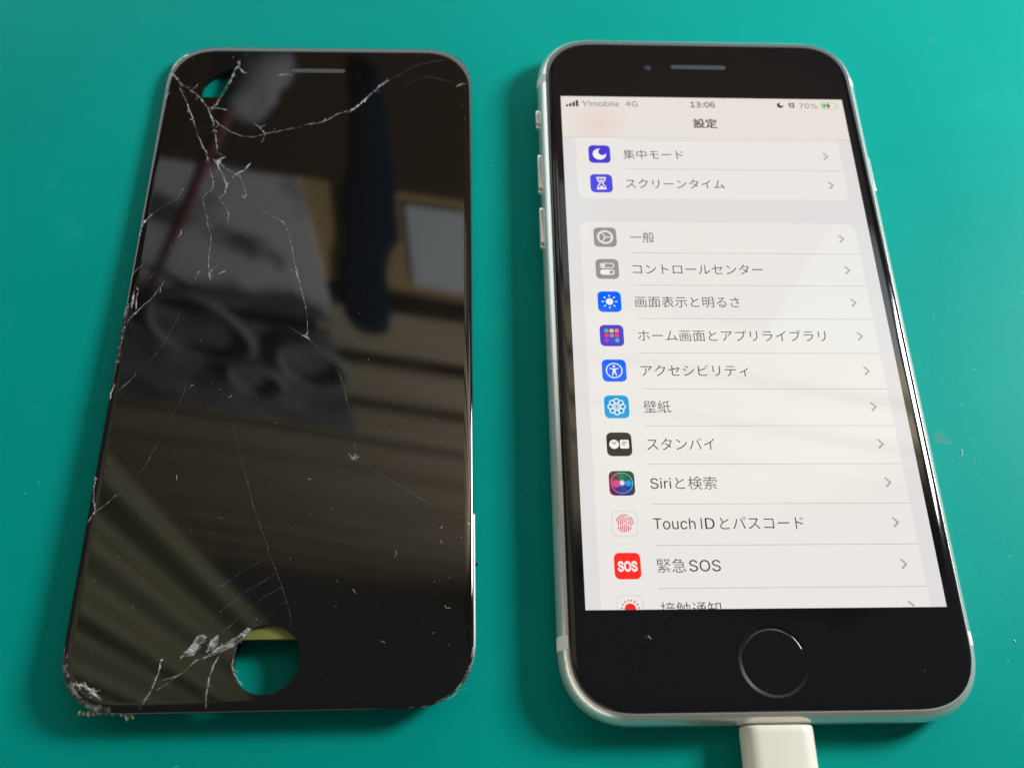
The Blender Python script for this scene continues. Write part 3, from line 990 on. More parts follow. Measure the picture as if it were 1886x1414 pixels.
y = ROWS[10]
tile(y, (0, 0, 0), "tile_border", border=(206, 202, 196))
fp = []
for r, spans in ((9.2, [(-165, -65), (-52, 8)]), (6.9, [(-195, -85), (-72, 20)]), (4.6, [(-205, -40), (-28, 20)]), (2.3, [(-200, 15)])):
    for a0, a1 in spans:
        path = arc(IC, y - 0.4, r, a0, a1, 10)
        fp += ribbon(path, 1.05)
for dx, y0, y1 in ((-6.2, 2.6, 6.0), (-4.2, 2.6, 7.8), (-2.2, 0.8, 9.0), (0.1, 0.0, 9.4), (2.3, 1.0, 9.2), (4.5, 2.0, 8.4), (6.6, 3.0, 6.6)):
    fp += ribbon([(IC + dx + 0.02, y + y0), (IC + dx - 0.5, y + (y0 + y1) / 2), (IC + dx - 1.5, y + y1)], 1.05)
flat("fingerprint_symbol", fp, 2, uim("fingerprint", (222, 78, 100)), screen)
y = ROWS[11]
tile(y, (252, 50, 42), "red")
text("SOS", IC - 10.3, IC + 10.3, y, 10.4, u_white, screen, k=3, latin=True, offset=0.035, name="sos_symbol")
y = ROWS[12]
tile(y, (0, 0, 0), "tile_border", border=(206, 202, 196))
half = arc(IC, y + 0.3, 5.9, 180, 360, 24)
flat("sun_disc", [[half + [(IC + 5.9, 667), (IC - 5.9, 667)]]], 2, uim("red2", (240, 44, 38)), screen)
flat("sun_dots", [[circle(IC + 8.9 * math.cos(math.radians(a)), y + 0.3 + 8.9 * math.sin(math.radians(a)), 0.95, 10)] for a in (-172, -148, -124, -101, -79, -56, -32, -8)], 2, uim("red3", (226, 70, 64)), screen)

# ------------------------------------------------------------------ broken display assembly
disp = empty("broken_display", (-0.07910, 0.00145, 0.0037), (-0.02203, -0.00148, 0.00583))
tag(disp, "cracked black phone display panel without a home button, lying loose on the mat", "phone display")
DW, DH = 63.8, 135.5
D_OUT = rr(DW, DH, 10.6)
D_N = outline_normals(D_OUT)
_hc = (sum(p[0] for p in HOLE) / len(HOLE), sum(p[1] for p in HOLE) / len(HOLE))
HOLE = [(_hc[0] + (x - _hc[0]) * 1.1, _hc[1] + (y - _hc[1]) * 1.1) for x, y in HOLE]
d_home = circle(-0.5, -60.05, 5.3, 48)
d_slot = [(x - 0.6, y + 61.0) for x, y in rr(11.8, 1.3, 0.64, n=6, p=2.0)]
m_dglass = mat("cracked_black_glass", (0.0045, 0.004, 0.0035), rough=0.03, ior=1.72)
# faint smears give the loose panel a slightly uneven gloss
_tc = nd(m_dglass, 'ShaderNodeTexCoord')
_nz = nd(m_dglass, 'ShaderNodeTexNoise', Scale=60.0, Detail=5.0)
ln(m_dglass, _tc, "Object", _nz, "Vector")
_mr = nd(m_dglass, 'ShaderNodeMapRange')
_mr.inputs["To Min"].default_value = 0.015
_mr.inputs["To Max"].default_value = 0.06
ln(m_dglass, _nz, "Fac", _mr, "Value")
ln(m_dglass, _mr, "Result", pb(m_dglass), "Roughness")
_nz2 = nd(m_dglass, 'ShaderNodeTexNoise', Scale=22.0, Detail=1.0)
ln(m_dglass, _tc, "Object", _nz2, "Vector")
_bp = nd(m_dglass, 'ShaderNodeBump', Strength=0.05, Distance=0.0006)
ln(m_dglass, _nz2, "Fac", _bp, "Height")
ln(m_dglass, _bp, "Normal", pb(m_dglass), "Normal")
dglass = glass_slab("front_glass", D_OUT, D_N, 0.0, -0.85, 1.6, 0.50, [d_home, d_slot, HOLE], m_dglass, disp)
m_dark = mat("dark_plastic", (0.02, 0.018, 0.016), rough=0.5)
m_yellow = mat("yellowish_shield", (0.24, 0.24, 0.07), rough=0.35, metal=0.3)
m_shield = mat("shield_metal", (0.30, 0.29, 0.27), rough=0.4, metal=0.8)
m_rim = mat("bare_rim", (0.16, 0.16, 0.17), rough=0.42, metal=0.9)

# plastic carrier ring under the glass edge
inn = lambda d: [(x - n.x * d, y - n.y * d) for (x, y), n in zip(D_OUT, D_N)]
V, F = [], []
r_o, r_i = inn(0.35), inn(1.9)
mN = len(r_o)
for ring, z in ((r_o, -0.852), (r_o, -2.25), (r_i, -2.25), (r_i, -0.852)):
    V += [(x, y, z) for x, y in ring]
for k in range(4):
    a, b = k * mN, ((k + 1) % 4) * mN
    for i in range(mN):
        j = (i + 1) % mN
        F.append((a + i, b + i, b + j, a + j))
mesh_obj("carrier_ring", V, F, m_dark, disp)
plate = box("shield_plate", -29.4, 29.4, -54.6, 52.6, -2.2, -0.86, m_shield, disp, bevel=0.15)
# yellowish backlight tail that shows through the home button hole
box("backlight_tail", -9.0, 8.0, -56.9, -54.65, -2.0, -0.88, m_yellow, disp, bevel=0.1)
# dark ring added below the home button hole to block stray light
V, F = [], []
for r, z in ((5.75, -2.1), (6.6, -2.1), (6.6, -4.6), (5.75, -4.6)):
    V += [(x, y, z) for x, y in circle(-0.5, -60.05, r, 40)]
for k in range(4):
    for i in range(40):
        F.append((k * 40 + i, k * 40 + (i + 1) % 40, ((k + 1) % 4) * 40 + (i + 1) % 40, ((k + 1) % 4) * 40 + i))
mesh_obj("hole_light_blocker", V, F, m_dark, disp)
# folded flex and connector under the bottom end, on which the panel leans
box("flex_connector", -26.5, -14.0, -66.2, -61.5, -4.9, -2.27, m_dark, disp, bevel=0.3)

m_ear = mat("broken_earpiece", (0.05, 0.05, 0.055), rough=0.5, metal=0.2)
add_bump(m_ear, 3000.0, 0.8, 0.0002)
pts_, tri_ = tess([[(x - 0.6, y + 61.0) for x, y in rr(11.6, 1.1, 0.54, n=6, p=2.0)]])
mesh_obj("earpiece_grille", [(x, y, -0.06) for x, y in pts_], tri_, m_ear, disp)

# cracks: narrow raised splinters of white glass along each fracture line
def crack_mat(name, lo, hi, amax):
    m = mat(name, (0.52, 0.52, 0.50), rough=0.18, ior=1.5)
    tc = nd(m, 'ShaderNodeTexCoord')
    a = nd(m, 'ShaderNodeTexNoise', Scale=1100.0, Detail=3.0, Roughness=0.7)
    b = nd(m, 'ShaderNodeTexNoise', Scale=170.0, Detail=2.0)
    ln(m, tc, "Object", a, "Vector")
    ln(m, tc, "Object", b, "Vector")
    mu = nd(m, 'ShaderNodeMath', operation='MULTIPLY')
    ln(m, a, "Fac", mu, 0)
    ln(m, b, "Fac", mu, 1)
    r = ramp(m, [(lo, (0.04,) * 3), (hi, (amax,) * 3)])
    ln(m, mu, "Value", r, "Fac")
    ln(m, r, "Color", pb(m), "Alpha")
    return m


m_crack = crack_mat("fractured_glass", 0.17, 0.36, 0.85)
m_crack_faint = crack_mat("hairline_fracture", 0.19, 0.44, 0.42)
m_chip = mat("chipped_glass", (0.66, 0.65, 0.63), rough=0.3)
add_noise_colour(m_chip, 700.0, (0.16, 0.16, 0.16), (0.88, 0.87, 0.85), 0.32, 0.62)
m_chip_dark = mat("scuffed_glass", (0.10, 0.10, 0.10), rough=0.45)
add_noise_colour(m_chip_dark, 800.0, (0.008, 0.008, 0.008), (0.38, 0.37, 0.36), 0.48, 0.78)
add_bump(m_chip_dark, 1500.0, 0.8, 0.0003)


def rim_drop(x, y):
    """height of the glass surface at (x, y)"""
    best = 1e9
    for (px, py), n in zip(D_OUT, D_N):
        d = (px - x) * n.x + (py - y) * n.y
        if (px - x) ** 2 + (py - y) ** 2 < 36:
            best = min(best, max(d, 0.0))
    if best > 1.6:
        return 0.0
    s = 1 - best / 1.6
    return -0.50 * (1 - math.sqrt(max(0.0, 1 - s * s)))


def crack(w, pts):
    P = []
    for a, b in zip(pts, pts[1:]):
        d = math.dist(a, b)
        m = max(1, int(d / 0.45))
        nx, ny = -(b[1] - a[1]) / max(d, 1e-6), (b[0] - a[0]) / max(d, 1e-6)
        for k in range(m):
            t = k / m
            j = rnd.gauss(0, 0.045) if k else 0
            P.append((a[0] + (b[0] - a[0]) * t + nx * j, a[1] + (b[1] - a[1]) * t + ny * j))
    P.append(pts[-1])
    V, F = [], []
    for i, p in enumerate(P):
        a, b = P[max(i - 1, 0)], P[min(i + 1, len(P) - 1)]
        d = math.dist(a, b) or 1
        nx, ny = -(b[1] - a[1]) / d, (b[0] - a[0]) / d
        end = min(i, len(P) - 1 - i)
        f = (0.35 if end == 0 else 1.0) * rnd.choice((0.45, 0.7, 0.9, 1.0, 1.2, 1.55))
        hw = w * (0.42 if w > 0.28 else 0.30) * f * (0.75 if pts[0][1] < -50 else 1.0)
        z = rim_drop(*p) + 0.012
        h = hw * rnd.uniform(0.15, 0.9)
        o = rnd.uniform(-0.5, 0.5) * hw
        V += [(p[0] + nx * hw, p[1] + ny * hw, z), (p[0] + nx * o, p[1] + ny * o, z + h), (p[0] - nx * hw, p[1] - ny * hw, z)]
        if i:
            s = 3 * i
            F += [(s - 3, s, s + 1, s - 2), (s - 2, s + 1, s + 2, s - 1)]
    F = [f[::-1] for f in F]
    return mesh_obj("crack", V, F, m_crack if w > 0.15 else m_crack_faint, dglass)


for w, pts in CRACKS:
    crack(w, pts)
# short side splinters branching off the heavier fracture lines
for w, pts in CRACKS:
    if w < 0.2:
        continue
    for a, b in zip(pts, pts[1:]):
        d = math.dist(a, b)
        if d < 0.7 or rnd.random() > 0.55:
            continue
        t = rnd.random()
        x, y = a[0] + (b[0] - a[0]) * t, a[1] + (b[1] - a[1]) * t
        an = math.atan2(b[1] - a[1], b[0] - a[0]) + rnd.choice((-1, 1)) * rnd.uniform(0.35, 1.1)
        L = rnd.uniform(0.4, 1.6)
        p2 = (x + L * 0.55 * math.cos(an), y + L * 0.55 * math.sin(an))
        an += rnd.uniform(-0.4, 0.4)
        p3 = (p2[0] + L * 0.45 * math.cos(an), p2[1] + L * 0.45 * math.sin(an))
        if max(abs(p3[0]), abs(p2[0])) < 31 and abs(p3[1]) < 66.5:
            crack(rnd.choice((0.12, 0.14, 0.18)), [(x, y), p2, p3])

# loose splinters standing up beside the home button hole
m_shard = mat("clear_splinter", (0.92, 0.92, 0.90), rough=0.06, ior=1.5, trans=1.0)
m_facet = mat("splinter_facet", (0.60, 0.61, 0.60), rough=0.12, ior=1.6)
_tc = nd(m_facet, 'ShaderNodeTexCoord')
_nz = nd(m_facet, 'ShaderNodeTexNoise', Scale=700.0, Detail=4.0)
ln(m_facet, _tc, "Object", _nz, "Vector")
_rp = ramp(m_facet, [(0.38, (0.10,) * 3), (0.62, (0.80,) * 3)])
ln(m_facet, _nz, "Fac", _rp, "Fac")
ln(m_facet, _rp, "Color", pb(m_facet), "Alpha")
for sp in SHARDS:
    # broken into small tilted facets
    P = []
    for a, b in zip(sp, sp[1:] + sp[:1]):
        m = max(1, int(math.dist(a, b) / 0.55))
        P += [(a[0] + (b[0] - a[0]) * k / m + rnd.gauss(0, 0.05), a[1] + (b[1] - a[1]) * k / m + rnd.gauss(0, 0.05)) for k in range(m)]
    pts_, tri_ = tess([P])
    V, F = [], []
    for t in tri_:
        A = [pts_[i] for i in t]
        c = (sum(p[0] for p in A) / 3, sum(p[1] for p in A) / 3)
        s = len(V)
        V += [(p[0], p[1], 0.02 + rnd.random() * 0.22) for p in A] + [(c[0], c[1], 0.10 + rnd.random() * 0.35)]
        F += [(s, s + 1, s + 3), (s + 1, s + 2, s + 3), (s + 2, s, s + 3)]
    mesh_obj("glass_splinter", V, F, m_facet, dglass)

# bright pulverised spots where fracture lines meet
for cx, cy, rad, nn in CRUSH:
    V, F = [], []
    for k in range(nn):
        a, r = rnd.random() * 6.283, rad * abs(rnd.gauss(0, 0.5))
        x, y = cx + r * math.cos(a), cy + r * math.sin(a)
        q = rnd.uniform(0.05, 0.17)
        z = rim_drop(x, y) + 0.015
        s = len(V)
        a0 = rnd.random() * 6.28
        for i in range(3):
            V.append((x + q * math.cos(a0 + 2.1 * i), y + q * math.sin(a0 + 2.1 * i) * 0.7, z))
        V.append((x, y, z + q * rnd.uniform(0.3, 1.0)))
        F += [(s, s + 1, s + 3), (s + 1, s + 2, s + 3), (s + 2, s, s + 3)]
    mesh_obj("crushed_spot", V, F, m_chip, dglass)


def rim_patch(name, pred, ph0, ph1, off, material, jit=0.0, parent=None, seg=5):
    """strip lying on the curved rim where pred(x, y) holds"""
    idx = [i for i, p in enumerate(D_OUT) if pred(*p)]
    # make contiguous
    n_all = len(D_OUT)
    st = [i for i in idx if (i - 1) % n_all not in idx]
    st = st[0] if st else idx[0]
    run = []
    i = st
    while i in idx and len(run) < n_all:
        run.append(i)
        i = (i + 1) % n_all
    fine = []
    for a, b in zip(run, run[1:]):
        pa, pb_, na, nb = Vector(D_OUT[a]), Vector(D_OUT[b]), D_N[a], D_N[b]
        m = max(1, int((pb_ - pa).length / 0.5))
        for k in range(m):
            fine.append((pa.lerp(pb_, k / m), na.lerp(nb, k / m).normalized()))
    fine.append((Vector(D_OUT[run[-1]]), D_N[run[-1]]))
    V, F = [], []
    L = len(fine)
    for q, (p, n) in enumerate(fine):
        e = min(1.0, min(q, L - 1 - q) / 3.0)
        for k in range(seg + 1):
            ph = math.radians(ph0 + (ph1 - ph0) * k / seg) + (rnd.gauss(0, 0.05) if jit else 0)
            ins = 1.6 * (1 - math.sin(min(ph, math.pi / 2)))
            z = -0.50 * (1 - math.cos(min(ph, math.pi / 2)))
            o = (off + rnd.uniform(-jit, jit)) * e
            V.append((p.x - n.x * ins + n.x * o * math.sin(ph), p.y - n.y * ins + n.y * o * math.sin(ph), z + o * math.cos(ph) + 0.004))
    m = seg + 1
    for i in range(L - 1):
        for k in range(seg):
            F.append((i * m + k, i * m + k + 1, (i + 1) * m + k + 1, (i + 1) * m + k))
    return mesh_obj(name, V, F, material, parent or dglass)


rim_patch("scuffed_corner", lambda x, y: x < -22.5 and y < -57.6, 25, 90, 0.05, m_chip_dark, 0.05)
rim_patch("chipped_corner", lambda x, y: x < -26.5 and 60.5 < y < 66.0, 40, 90, 0.06, m_chip, 0.06)
rim_patch("chipped_corner", lambda x, y: x > 27.0 and y > 58.5, 70, 90, 0.05, m_chip_dark, 0.05)
rim_patch("chipped_corner", lambda x, y: x > 20.5 and -68 < y < -58.5, 60, 90, 0.05, m_chip_dark, 0.06)
rim_patch("chipped_edge", lambda x, y: x < -31 and -9 < y < 8, 30, 90, 0.05, m_chip_dark, 0.06)

# bare metal rim showing along the lower right edge
V, F = [], []
run = [(p, n) for p, n in zip(D_OUT, D_N) if p[0] > 27.6 and -64.5 < p[1] < -36]
run.sort(key=lambda q: -q[0][1])
fine = []
for a, b in zip(run, run[1:]):
    for k in range(4):
        t = k / 4
        fine.append((Vector(a[0]).lerp(Vector(b[0]), t), a[1].lerp(b[1], t)))
for i, (p, n) in enumerate(fine):
    for d, z in ((0.0, -0.62), (0.16, -0.70), (0.20, -0.82), (0.10, -0.92), (0.14, -1.0), (0.26, -1.06), (0.24, -1.5), (0.0, -1.6)):
        V.append((p.x + n.x * d, p.y + n.y * d, z))
    if i:
        for k in range(7):
            s = i * 8
            F.append((s - 8 + k, s + k, s + k + 1, s - 7 + k))
mesh_obj("bare_metal_rim", V, [f[::-1] for f in F], m_rim, disp)

# torn gold contacts peeping out under the bottom edge
m_gold = mat("gold_contact", (0.75, 0.58, 0.28), rough=0.35, metal=0.7)
m_cream = mat("torn_tape", (0.75, 0.70, 0.55), rough=0.7)
for i in range(16):
    big = i >= 11
    x = (-21.9 + 0.42 * (i - 11)) if big else (-28.3 + 0.5 * i + rnd.uniform(-0.2, 0.2))
    r = rnd.uniform(0.30, 0.52) if big else rnd.uniform(0.20, 0.36)
    y = -67.15 - (rnd.uniform(0.1, 0.75) if big else rnd.uniform(0.0, 0.2))
    z = -2.0 + rnd.uniform(-0.5, 0.2)
    ico = bmesh.new()
    bmesh.ops.create_icosphere(ico, subdivisions=1, radius=r)
    sd = Vector((i * 3.1, 0, 0))
    V = []
    for v in ico.verts:
        q = v.co * (1 + 0.9 * noise.noise(v.co * 4 + sd))
        V.append((x + q.x * rnd.uniform(0.5, 1.1), y + q.y * 1.2, z + q.z))
    F = [tuple(w.index for w in f.verts) for f in ico.faces]
    ico.free()
    mesh_obj("torn_debris", V, F, m_cream if i % 3 else m_gold, disp)

# dust and lint lying on the glass
m_dust = mat("pale_dust", (0.80, 0.80, 0.78), rough=0.8)


def specks(name, spots, zf, parent, smin=0.05, smax=0.13, material=None):
    V, F = [], []
    for x, y in spots:
        r = rnd.uniform(smin, smax)
        z = zf(x, y)
        s = len(V)
        k = 5
        a0 = rnd.random() * 6
        for i in range(k):
            rr_ = r * rnd.uniform(0.5, 1.2)
            V.append((x + rr_ * math.cos(a0 + i * 2 * math.pi / k), y + rr_ * math.sin(a0 + i * 2 * math.pi / k), z))
        V.append((x, y, z + r * 0.7))
        for i in range(k):
            F.append((s + i, s + (i + 1) % k, s + k))
    o = mesh_obj(name, V, F, material or m_dust, parent)
    o["kind"] = "stuff"
    return o


fine_spots = [(rnd.uniform(-30, 30), rnd.uniform(-66, 64)) for _ in range(150)]
fine_spots = [p for p in fine_spots if math.dist(p, (-0.5, -60.05)) > 5.6 and not (-24.5 < p[0] < -18 and 53 < p[1] < 61.5)]
specks("dust", DUST, lambda x, y: rim_drop(x, y) + 0.01, dglass, 0.03, 0.075)
specks("fine_dust", fine_spots, lambda x, y: rim_drop(x, y) + 0.01, dglass, 0.015, 0.045)
for path in LINT:
    tube("lint_fibre", [(x, y, 0.04 + 0.03 * k) for k, (x, y) in enumerate(path)], 0.017, m_dust, dglass, n=5)

# dust on the working phone
pd = [(-28.3, 62.5), (-24.1, 64.6), (12.0, 58.4), (6.9, 61.0), (28.6, 57.9), (27.4, 56.2), (30.3, -1.6), (-28.6, -58.9), (-20.7, -56.9), (23.6, -61.8), (-23.5, 42.6), (5.2, 11.4), (29.0, 20.2), (31.2, -40), (26.0, -51.0)]
specks("dust", pd, lambda x, y: ZT + 0.06, front, 0.03, 0.07)
specks("fine_dust", [(rnd.uniform(-29, 29), rnd.uniform(53, 65)) for _ in range(30)] + [(rnd.uniform(-29, 29), rnd.uniform(-65.5, -53)) for _ in range(35)], lambda x, y: ZT + 0.01, front, 0.012, 0.035)
tube("lint_fibre", [(-19.6, -56.0, ZT + 0.05), (-19.3, -56.3, ZT + 0.08), (-19.2, -56.6, ZT + 0.05)], 0.03, m_dust, front, n=5)

# ------------------------------------------------------------------ charging cable
cable = empty("charging_cable", (0, -0.0693, 0))
tag(cable, "cream white charging cable plugged into the bottom of the lit phone", "cable")
m_plug = mat("cream_plastic", (0.64, 0.59, 0.49), rough=0.42)
add_noise_colour(m_plug, 40.0, (0.72, 0.68, 0.59), (0.77, 0.73, 0.64))
zc = 3.55


def plug_section(w, h, y):
    return [(x, y, zc + z) for x, z in rr(w, h, min(h / 2 * 0.96, w / 2 * 0.9), n=10, p=2.2)]


loft("plug_housing", [plug_section(10.3, 4.5, -0.02), plug_section(11.0, 5.2, -0.12), plug_section(11.25, 5.45, -0.45), plug_section(11.3, 5.5, -1.2),
                      plug_section(11.3, 5.5, -12), plug_section(11.25, 5.5, -21), plug_section(10.6, 5.2, -23.6), plug_section(8.0, 4.6, -25.2)], m_plug, cable)
m_tip = mat("contact_metal", (0.7, 0.68, 0.62), rough=0.25, metal=1.0)
box("connector_tip", -3.3, 3.3, -0.01, 0.35, zc - 0.7, zc + 0.7, m_tip, cable)
loft("strain_relief", [plug_section(5.2, 4.2, -25.21), plug_section(4.4, 4.0, -30), plug_section(3.8, 3.7, -35)], m_plug, cable)
path = [(0, -34.5, zc), (0.2, -42, 3.0), (0.8, -55, 2.0), (2.5, -80, 1.75), (8, -120, 1.75), (20, -170, 1.75), (42, -225, 1.75)]
tube("cord", path, 1.7, m_plug, cable, n=14)

# ------------------------------------------------------------------ marks and crumbs on the mat
mat_spots = [(rnd.uniform(-140, 80), rnd.uniform(-85, 90)) for _ in range(46)] + [(rnd.gauss(52, 14), rnd.gauss(-15, 25)) for _ in range(26)]
mat_spots = [p for p in mat_spots if not (abs(p[0]) < 36 and abs(p[1]) < 71) and not (abs(p[0] + 79) < 34 and abs(p[1] - 1.5) < 70)]
V, F = [], []
for k in range(26):
    x, y = (rnd.gauss(50, 9), rnd.gauss(-15, 28)) if k < 14 else (rnd.uniform(-135, 65), rnd.uniform(-80, 85))
    if (abs(x) < 37 and abs(y) < 72) or (abs(x + 79) < 35 and abs(y - 1.5) < 71):
        continue
    a, cv = rnd.random() * 6.28, rnd.uniform(-1.5, 1.5)
    L = rnd.uniform(0.15, 0.45)
    for i in range(5):
        s = len(V)
        for w in (-0.025, 0.025):
            V.append((x - math.sin(a) * w, y + math.cos(a) * w, 0.03 + 0.01 * (i % 2)))
        if i:
            F.append((s - 2, s, s + 1, s - 1))
        x += math.cos(a) * L
        y += math.sin(a) * L
        a += cv * 0.3
lint = mesh_obj("mat_lint", V, F, mat("lint_grey", (0.30, 0.50, 0.47), rough=0.8), None)
tag(lint, "tiny pale lint hairs scattered over the green mat", "lint", kind="stuff")
dust = specks("mat_dust", mat_spots, lambda x, y: 0.0, None, 0.05, 0.14, mat("mat_speck", (0.45, 0.62, 0.58), rough=0.8))
tag(dust, "pale dust specks scattered over the green mat", "dust", kind="stuff")
m_hair = mat("white_fibre", (0.75, 0.85, 0.83), rough=0.6)


def fibre(pts, label):
    o = tube("lint_fibre", [(x, y, 0.06) for x, y in pts], 0.06, m_hair, None, n=6)
    tag(o, label, "lint", group="lint on the mat")


fibre(FIBRES[0], "short curved white fibre on the mat right of the lit phone")
fibre(FIBRES[1], "tiny pale fibre near the right edge of the mat, lower right")
crumb_p = CRUMB
V = []
ico = bmesh.new()
bmesh.ops.create_icosphere(ico, subdivisions=2, radius=0.42)
for v in ico.verts:
    v.co *= 1 + 0.5 * noise.noise(v.co * 3)
V = [(v.co.x + crumb_p[0], v.co.y + crumb_p[1], v.co.z * 0.8 + 0.32) for v in ico.verts]
F = [tuple(x.index for x in f.verts) for f in ico.faces]
ico.free()
cr = mesh_obj("black_crumb", V, F, m_gasket, None)
tag(cr, "tiny black crumb on the mat touching the cracked display's right edge", "crumb")
m_drop = mat("dried_drop", (0.06, 0.36, 0.31), rough=0.4, alpha=0.4, spec=0.2)
dm = MARK
pts_ = []
for i in range(22):
    t = 2 * math.pi * i / 22
    r = 1.0 + 0.12 * math.sin(3 * t + 1)
    u, v = 1.7 * r * math.cos(t), 1.05 * r * math.sin(t) * (1 - 0.35 * math.cos(t))
    a = math.radians(-38)
    pts_.append((dm[0] + u * math.cos(a) - v * math.sin(a), dm[1] + u * math.sin(a) + v * math.cos(a)))
p2_, t2_ = tess([pts_])
drop = mesh_obj("dried_drop", [(x, y, 0.02) for x, y in p2_], t2_, m_drop, None)
tag(drop, "small oval dried drop mark on the mat right of the lit phone", "stain")

# ------------------------------------------------------------------ what the dark glass mirrors: the wall behind the bench (metres)
WY = math.radians(10)
WM = Vector((math.sin(WY), math.cos(WY), 0))      # away from the bench
WE = Vector((math.cos(WY), -math.sin(WY), 0))     # along the wall, to the right


def wpt(X, Z, off=0.0):
    p = WM * (0.60 - off) + WE * X
    return (p.x, p.y, Z)


def wfront(X, Z, off):
    """a point standing off the wall by off, on the line of sight from the mirrored viewpoint"""
    k = (0.687 - off) / 0.687
    return wpt(-0.032 + (X + 0.032) * k, -0.149 + (Z + 0.149) * k, off)


def wbox(name, X0, X1, Z0, Z1, o0, o1, material, parent):
    c = [wpt(X0, Z0, o0), wpt(X1, Z0, o0), wpt(X1, Z1, o0), wpt(X0, Z1, o0), wpt(X0, Z0, o1), wpt(X1, Z0, o1), wpt(X1, Z1, o1), wpt(X0, Z1, o1)]
    return mesh_obj(name, c, [(0, 1, 2, 3), (7, 6, 5, 4), (4, 5, 1, 0), (5, 6, 2, 1), (6, 7, 3, 2), (7, 4, 0, 3)], material, parent, scale=1.0)


m_wall = mat("dark_wall", (0.05, 0.035, 0.02), rough=0.8)
m_board = mat("wall_board", (0.36, 0.33, 0.26), rough=0.6)
add_noise_colour(m_board, 5.0, (0.32, 0.26, 0.18), (0.44, 0.38, 0.28), stretch=(0.4, 0.4, 6.0))
wall = wbox("wall_back", -1.5, 1.0, 0.30, 2.75, -0.03, -0.005, m_wall, None)
tag(wall, "boarded wall behind the bench, mirrored in the cracked display", "wall", kind="structure")
for k in range(10):
    z0 = 1.02 + 0.1765 * k
    wbox("board", -1.5, 1.0, z0, z0 + 0.130, -0.004, 0.018, m_board, wall)
m_shelf = mat("brown_shelf", (0.06, 0.038, 0.02), rough=0.7, spec=0.2)
shelf = wbox("wall_shelf", -1.1, 0.75, 0.44, 0.735, 0.0, 0.02, m_shelf, None)
tag(shelf, "dark brown shelf front mirrored across the top of the cracked display", "shelf")
m_ply = mat("tan_plywood", (0.48, 0.34, 0.16), rough=0.6)
ply = wbox("plywood_sheet", -0.375, -0.12, 0.738, 0.965, 0.0, 0.012, m_ply, None)
tag(ply, "tan plywood sheet behind the white paper, mirrored in the cracked display", "plywood")
m_paper = mat("white_paper", (0.62, 0.68, 0.75), rough=0.7)
pp = wbox("paper_sheet", -0.238, -0.160, 0.762, 0.940, 0.014, 0.016, m_paper, None)
tag(pp, "pale blank paper sheet mirrored near the cracked display's right edge", "paper")
m_print = mat("printed_paper", (0.4, 0.4, 0.4), rough=0.7)
add_noise_colour(m_print, 9.0, (0.10, 0.11, 0.12), (0.60, 0.63, 0.68), 0.38, 0.50, detail=3.0)
ps = wbox("printed_sheet", -0.70, -0.368, 0.740, 1.075, 0.014, 0.018, m_print, None)
tag(ps, "large grey printed sheet mirrored in the upper left of the cracked display", "poster")
m_print2 = mat("dark_printed_paper", (0.2, 0.2, 0.2), rough=0.7)
add_noise_colour(m_print2, 13.0, (0.06, 0.075, 0.09), (0.22, 0.24, 0.27), 0.34, 0.66, detail=2.0)
ps2 = wbox("pegboard", -0.92, -0.372, 1.08, 1.445, 0.03, 0.036, m_print2, None)
tag(ps2, "dark cluttered board with coiled leads mirrored left of centre in the cracked display", "board")
m_lead = mat("grey_lead", (0.19, 0.20, 0.21), rough=0.8)
for i, (X, Z, r) in enumerate(((-0.62, 1.20, 0.085), (-0.44, 1.27, 0.06), (-0.56, 1.37, 0.05))):
    path = []
    for k in range(50):
        t = 2 * math.pi * 2 * k / 49
        rad = r * (1 + 0.06 * math.sin(3 * t + i))
        path.append(wfront(X + rad * math.cos(t), Z + rad * 1.25 * math.sin(t), 0.044 + 0.003 * k / 49))
    c = tube("coiled_lead", path, 0.006, m_lead, None, n=8, scale=1.0)
    tag(c, ("largest of three grey coiled leads, at the left in the cracked display's reflection", "rightmost of three grey coiled leads in the cracked display's reflection", "smallest of three grey coiled leads, lowest in the cracked display's reflection")[i], "lead", group="coiled leads on the board")
m_navy = mat("navy_cloth", (0.001, 0.014, 0.036), rough=0.9, spec=0.08)
secs = []
for Z, c, hw in ((0.56, -0.272, 0.016), (0.62, -0.272, 0.020), (0.72, -0.278, 0.028), (0.80, -0.290, 0.036), (0.86, -0.292, 0.038), (0.90, -0.302, 0.031), (0.95, -0.314, 0.034), (1.02, -0.318, 0.036), (1.08, -0.320, 0.034), (1.115, -0.320, 0.026), (1.128, -0.320, 0.010)):
    secs.append([wfront(c + hw * math.cos(t), Z, 0.0195 + 0.006 * math.sin(t)) for t in [2 * math.pi * k / 16 for k in range(16)]])
V = [p for s in secs for p in s]
F = []
for i in range(len(secs) - 1):
    for k in range(16):
        F.append((i * 16 + k, i * 16 + (k + 1) % 16, (i + 1) * 16 + (k + 1) % 16, (i + 1) * 16 + k))
F += [tuple(range(16))[::-1], tuple((len(secs) - 1) * 16 + k for k in range(16))]
bag = mesh_obj("cloth_roll", V, F, m_navy, None, smooth=True, scale=1.0)
tag(bag, "dark navy cloth roll hanging, mirrored as a dark bar in the cracked display", "cloth")
m_red = mat("red_rod", (0.12, 0.003, 0.010), rough=0.5)
rod = tube("red_rod", [wfront(-0.432, 0.650, 0.09), wfront(-0.55, 0.87, 0.07), wfront(-0.672, 1.096, 0.05)], 0.0065, m_red, None, n=10, scale=1.0)
tag(rod, "thin dark red rod leaning, mirrored as a red diagonal in the cracked display", "rod")
m_cloth = mat("pale_cloth", (0.24, 0.25, 0.29), rough=0.9)
bm = bmesh.new()
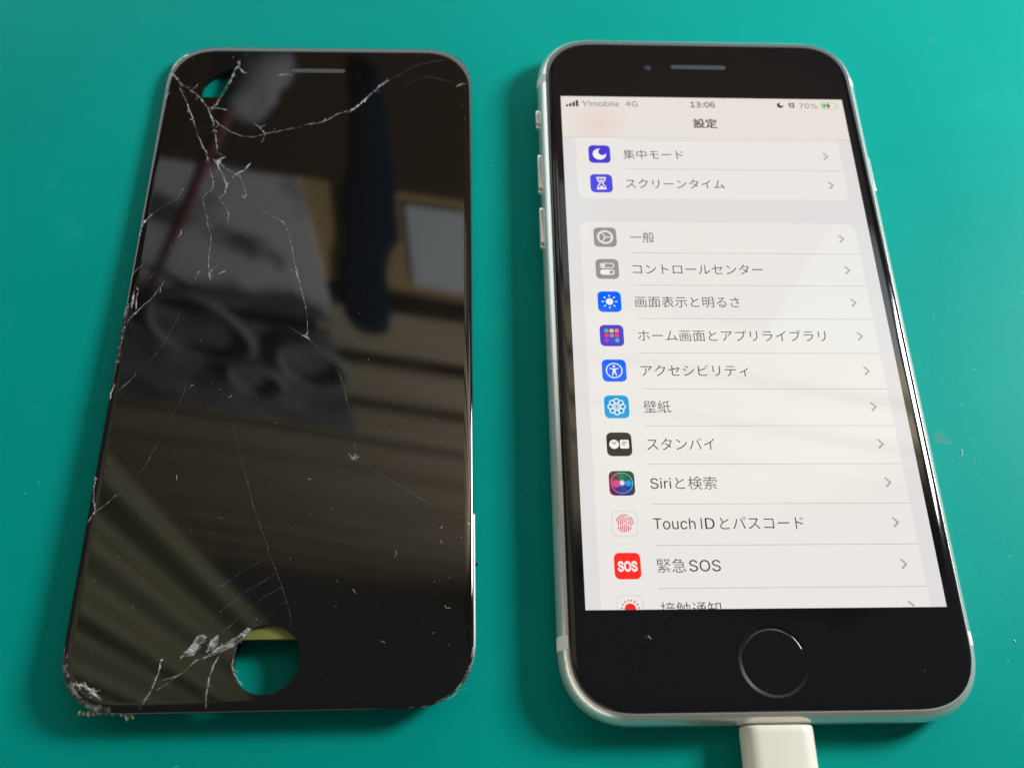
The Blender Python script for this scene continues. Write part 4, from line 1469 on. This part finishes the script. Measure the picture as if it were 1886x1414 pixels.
bmesh.ops.create_icosphere(bm, subdivisions=3, radius=0.036)
for v in bm.verts:
    v.co *= 1 + 0.8 * noise.noise(v.co * 30)
cp = Vector(wfront(-0.395, 0.605, 0.07))
wad = mesh_obj("crumpled_cloth", [tuple(Vector((v.co.x, v.co.y * 0.6, v.co.z * 1.35)) + cp) for v in bm.verts], [tuple(x.index for x in f.verts) for f in bm.faces], m_cloth, None, smooth=True, scale=1.0)
bm.free()
tag(wad, "pale crumpled cloth mirrored near the broken top corner of the display", "cloth")
m_notice = mat("bluish_notice", (0.30, 0.34, 0.40), rough=0.7)
nt = wbox("notice_sheet", -0.085, -0.005, 0.74, 0.985, 0.02, 0.023, m_notice, None)
tag(nt, "bluish notice sheet mirrored in the lit phone's left bezel", "paper")
nt = wbox("notice_sheet", 0.27, 0.47, 0.74, 1.03, 0.02, 0.023, m_notice, None)
tag(nt, "bluish notice sheet mirrored in the lit phone's right bezel", "paper")

# folded olive curtain at the left
m_curt = mat("olive_curtain", (0.15, 0.148, 0.088), rough=0.85)
CM = Vector((-math.sin(math.radians(60)), math.cos(math.radians(60)), 0))
CE = Vector((CM.y, -CM.x, 0))
V, F = [], []
nx, nz = 96, 12
for side in (0, 1):
    for j in range(nz + 1):
        Z = 0.55 + 1.55 * j / nz
        for i in range(nx + 1):
            X = -0.42 + 0.49 * i / nx
            fold = 0.040 * math.cos(2 * math.pi * (X + 0.001) / 0.068 + 0.5 * math.sin(X * 9)) * (0.8 + 0.3 * math.sin(X * 31))
            p = CM * (0.60 + fold + 0.004 * side) + CE * X
            V.append((p.x, p.y, Z))
w1 = nx + 1
off = w1 * (nz + 1)
for j in range(nz):
    for i in range(nx):
        a = j * w1 + i
        F.append((a, a + 1, a + 1 + w1, a + w1))
        F.append((off + a, off + a + w1, off + a + 1 + w1, off + a + 1))
curt = mesh_obj("curtain", V, F, m_curt, None, smooth=True, scale=1.0)
tag(curt, "olive folded curtain mirrored in the lower left corner of the cracked display", "curtain")
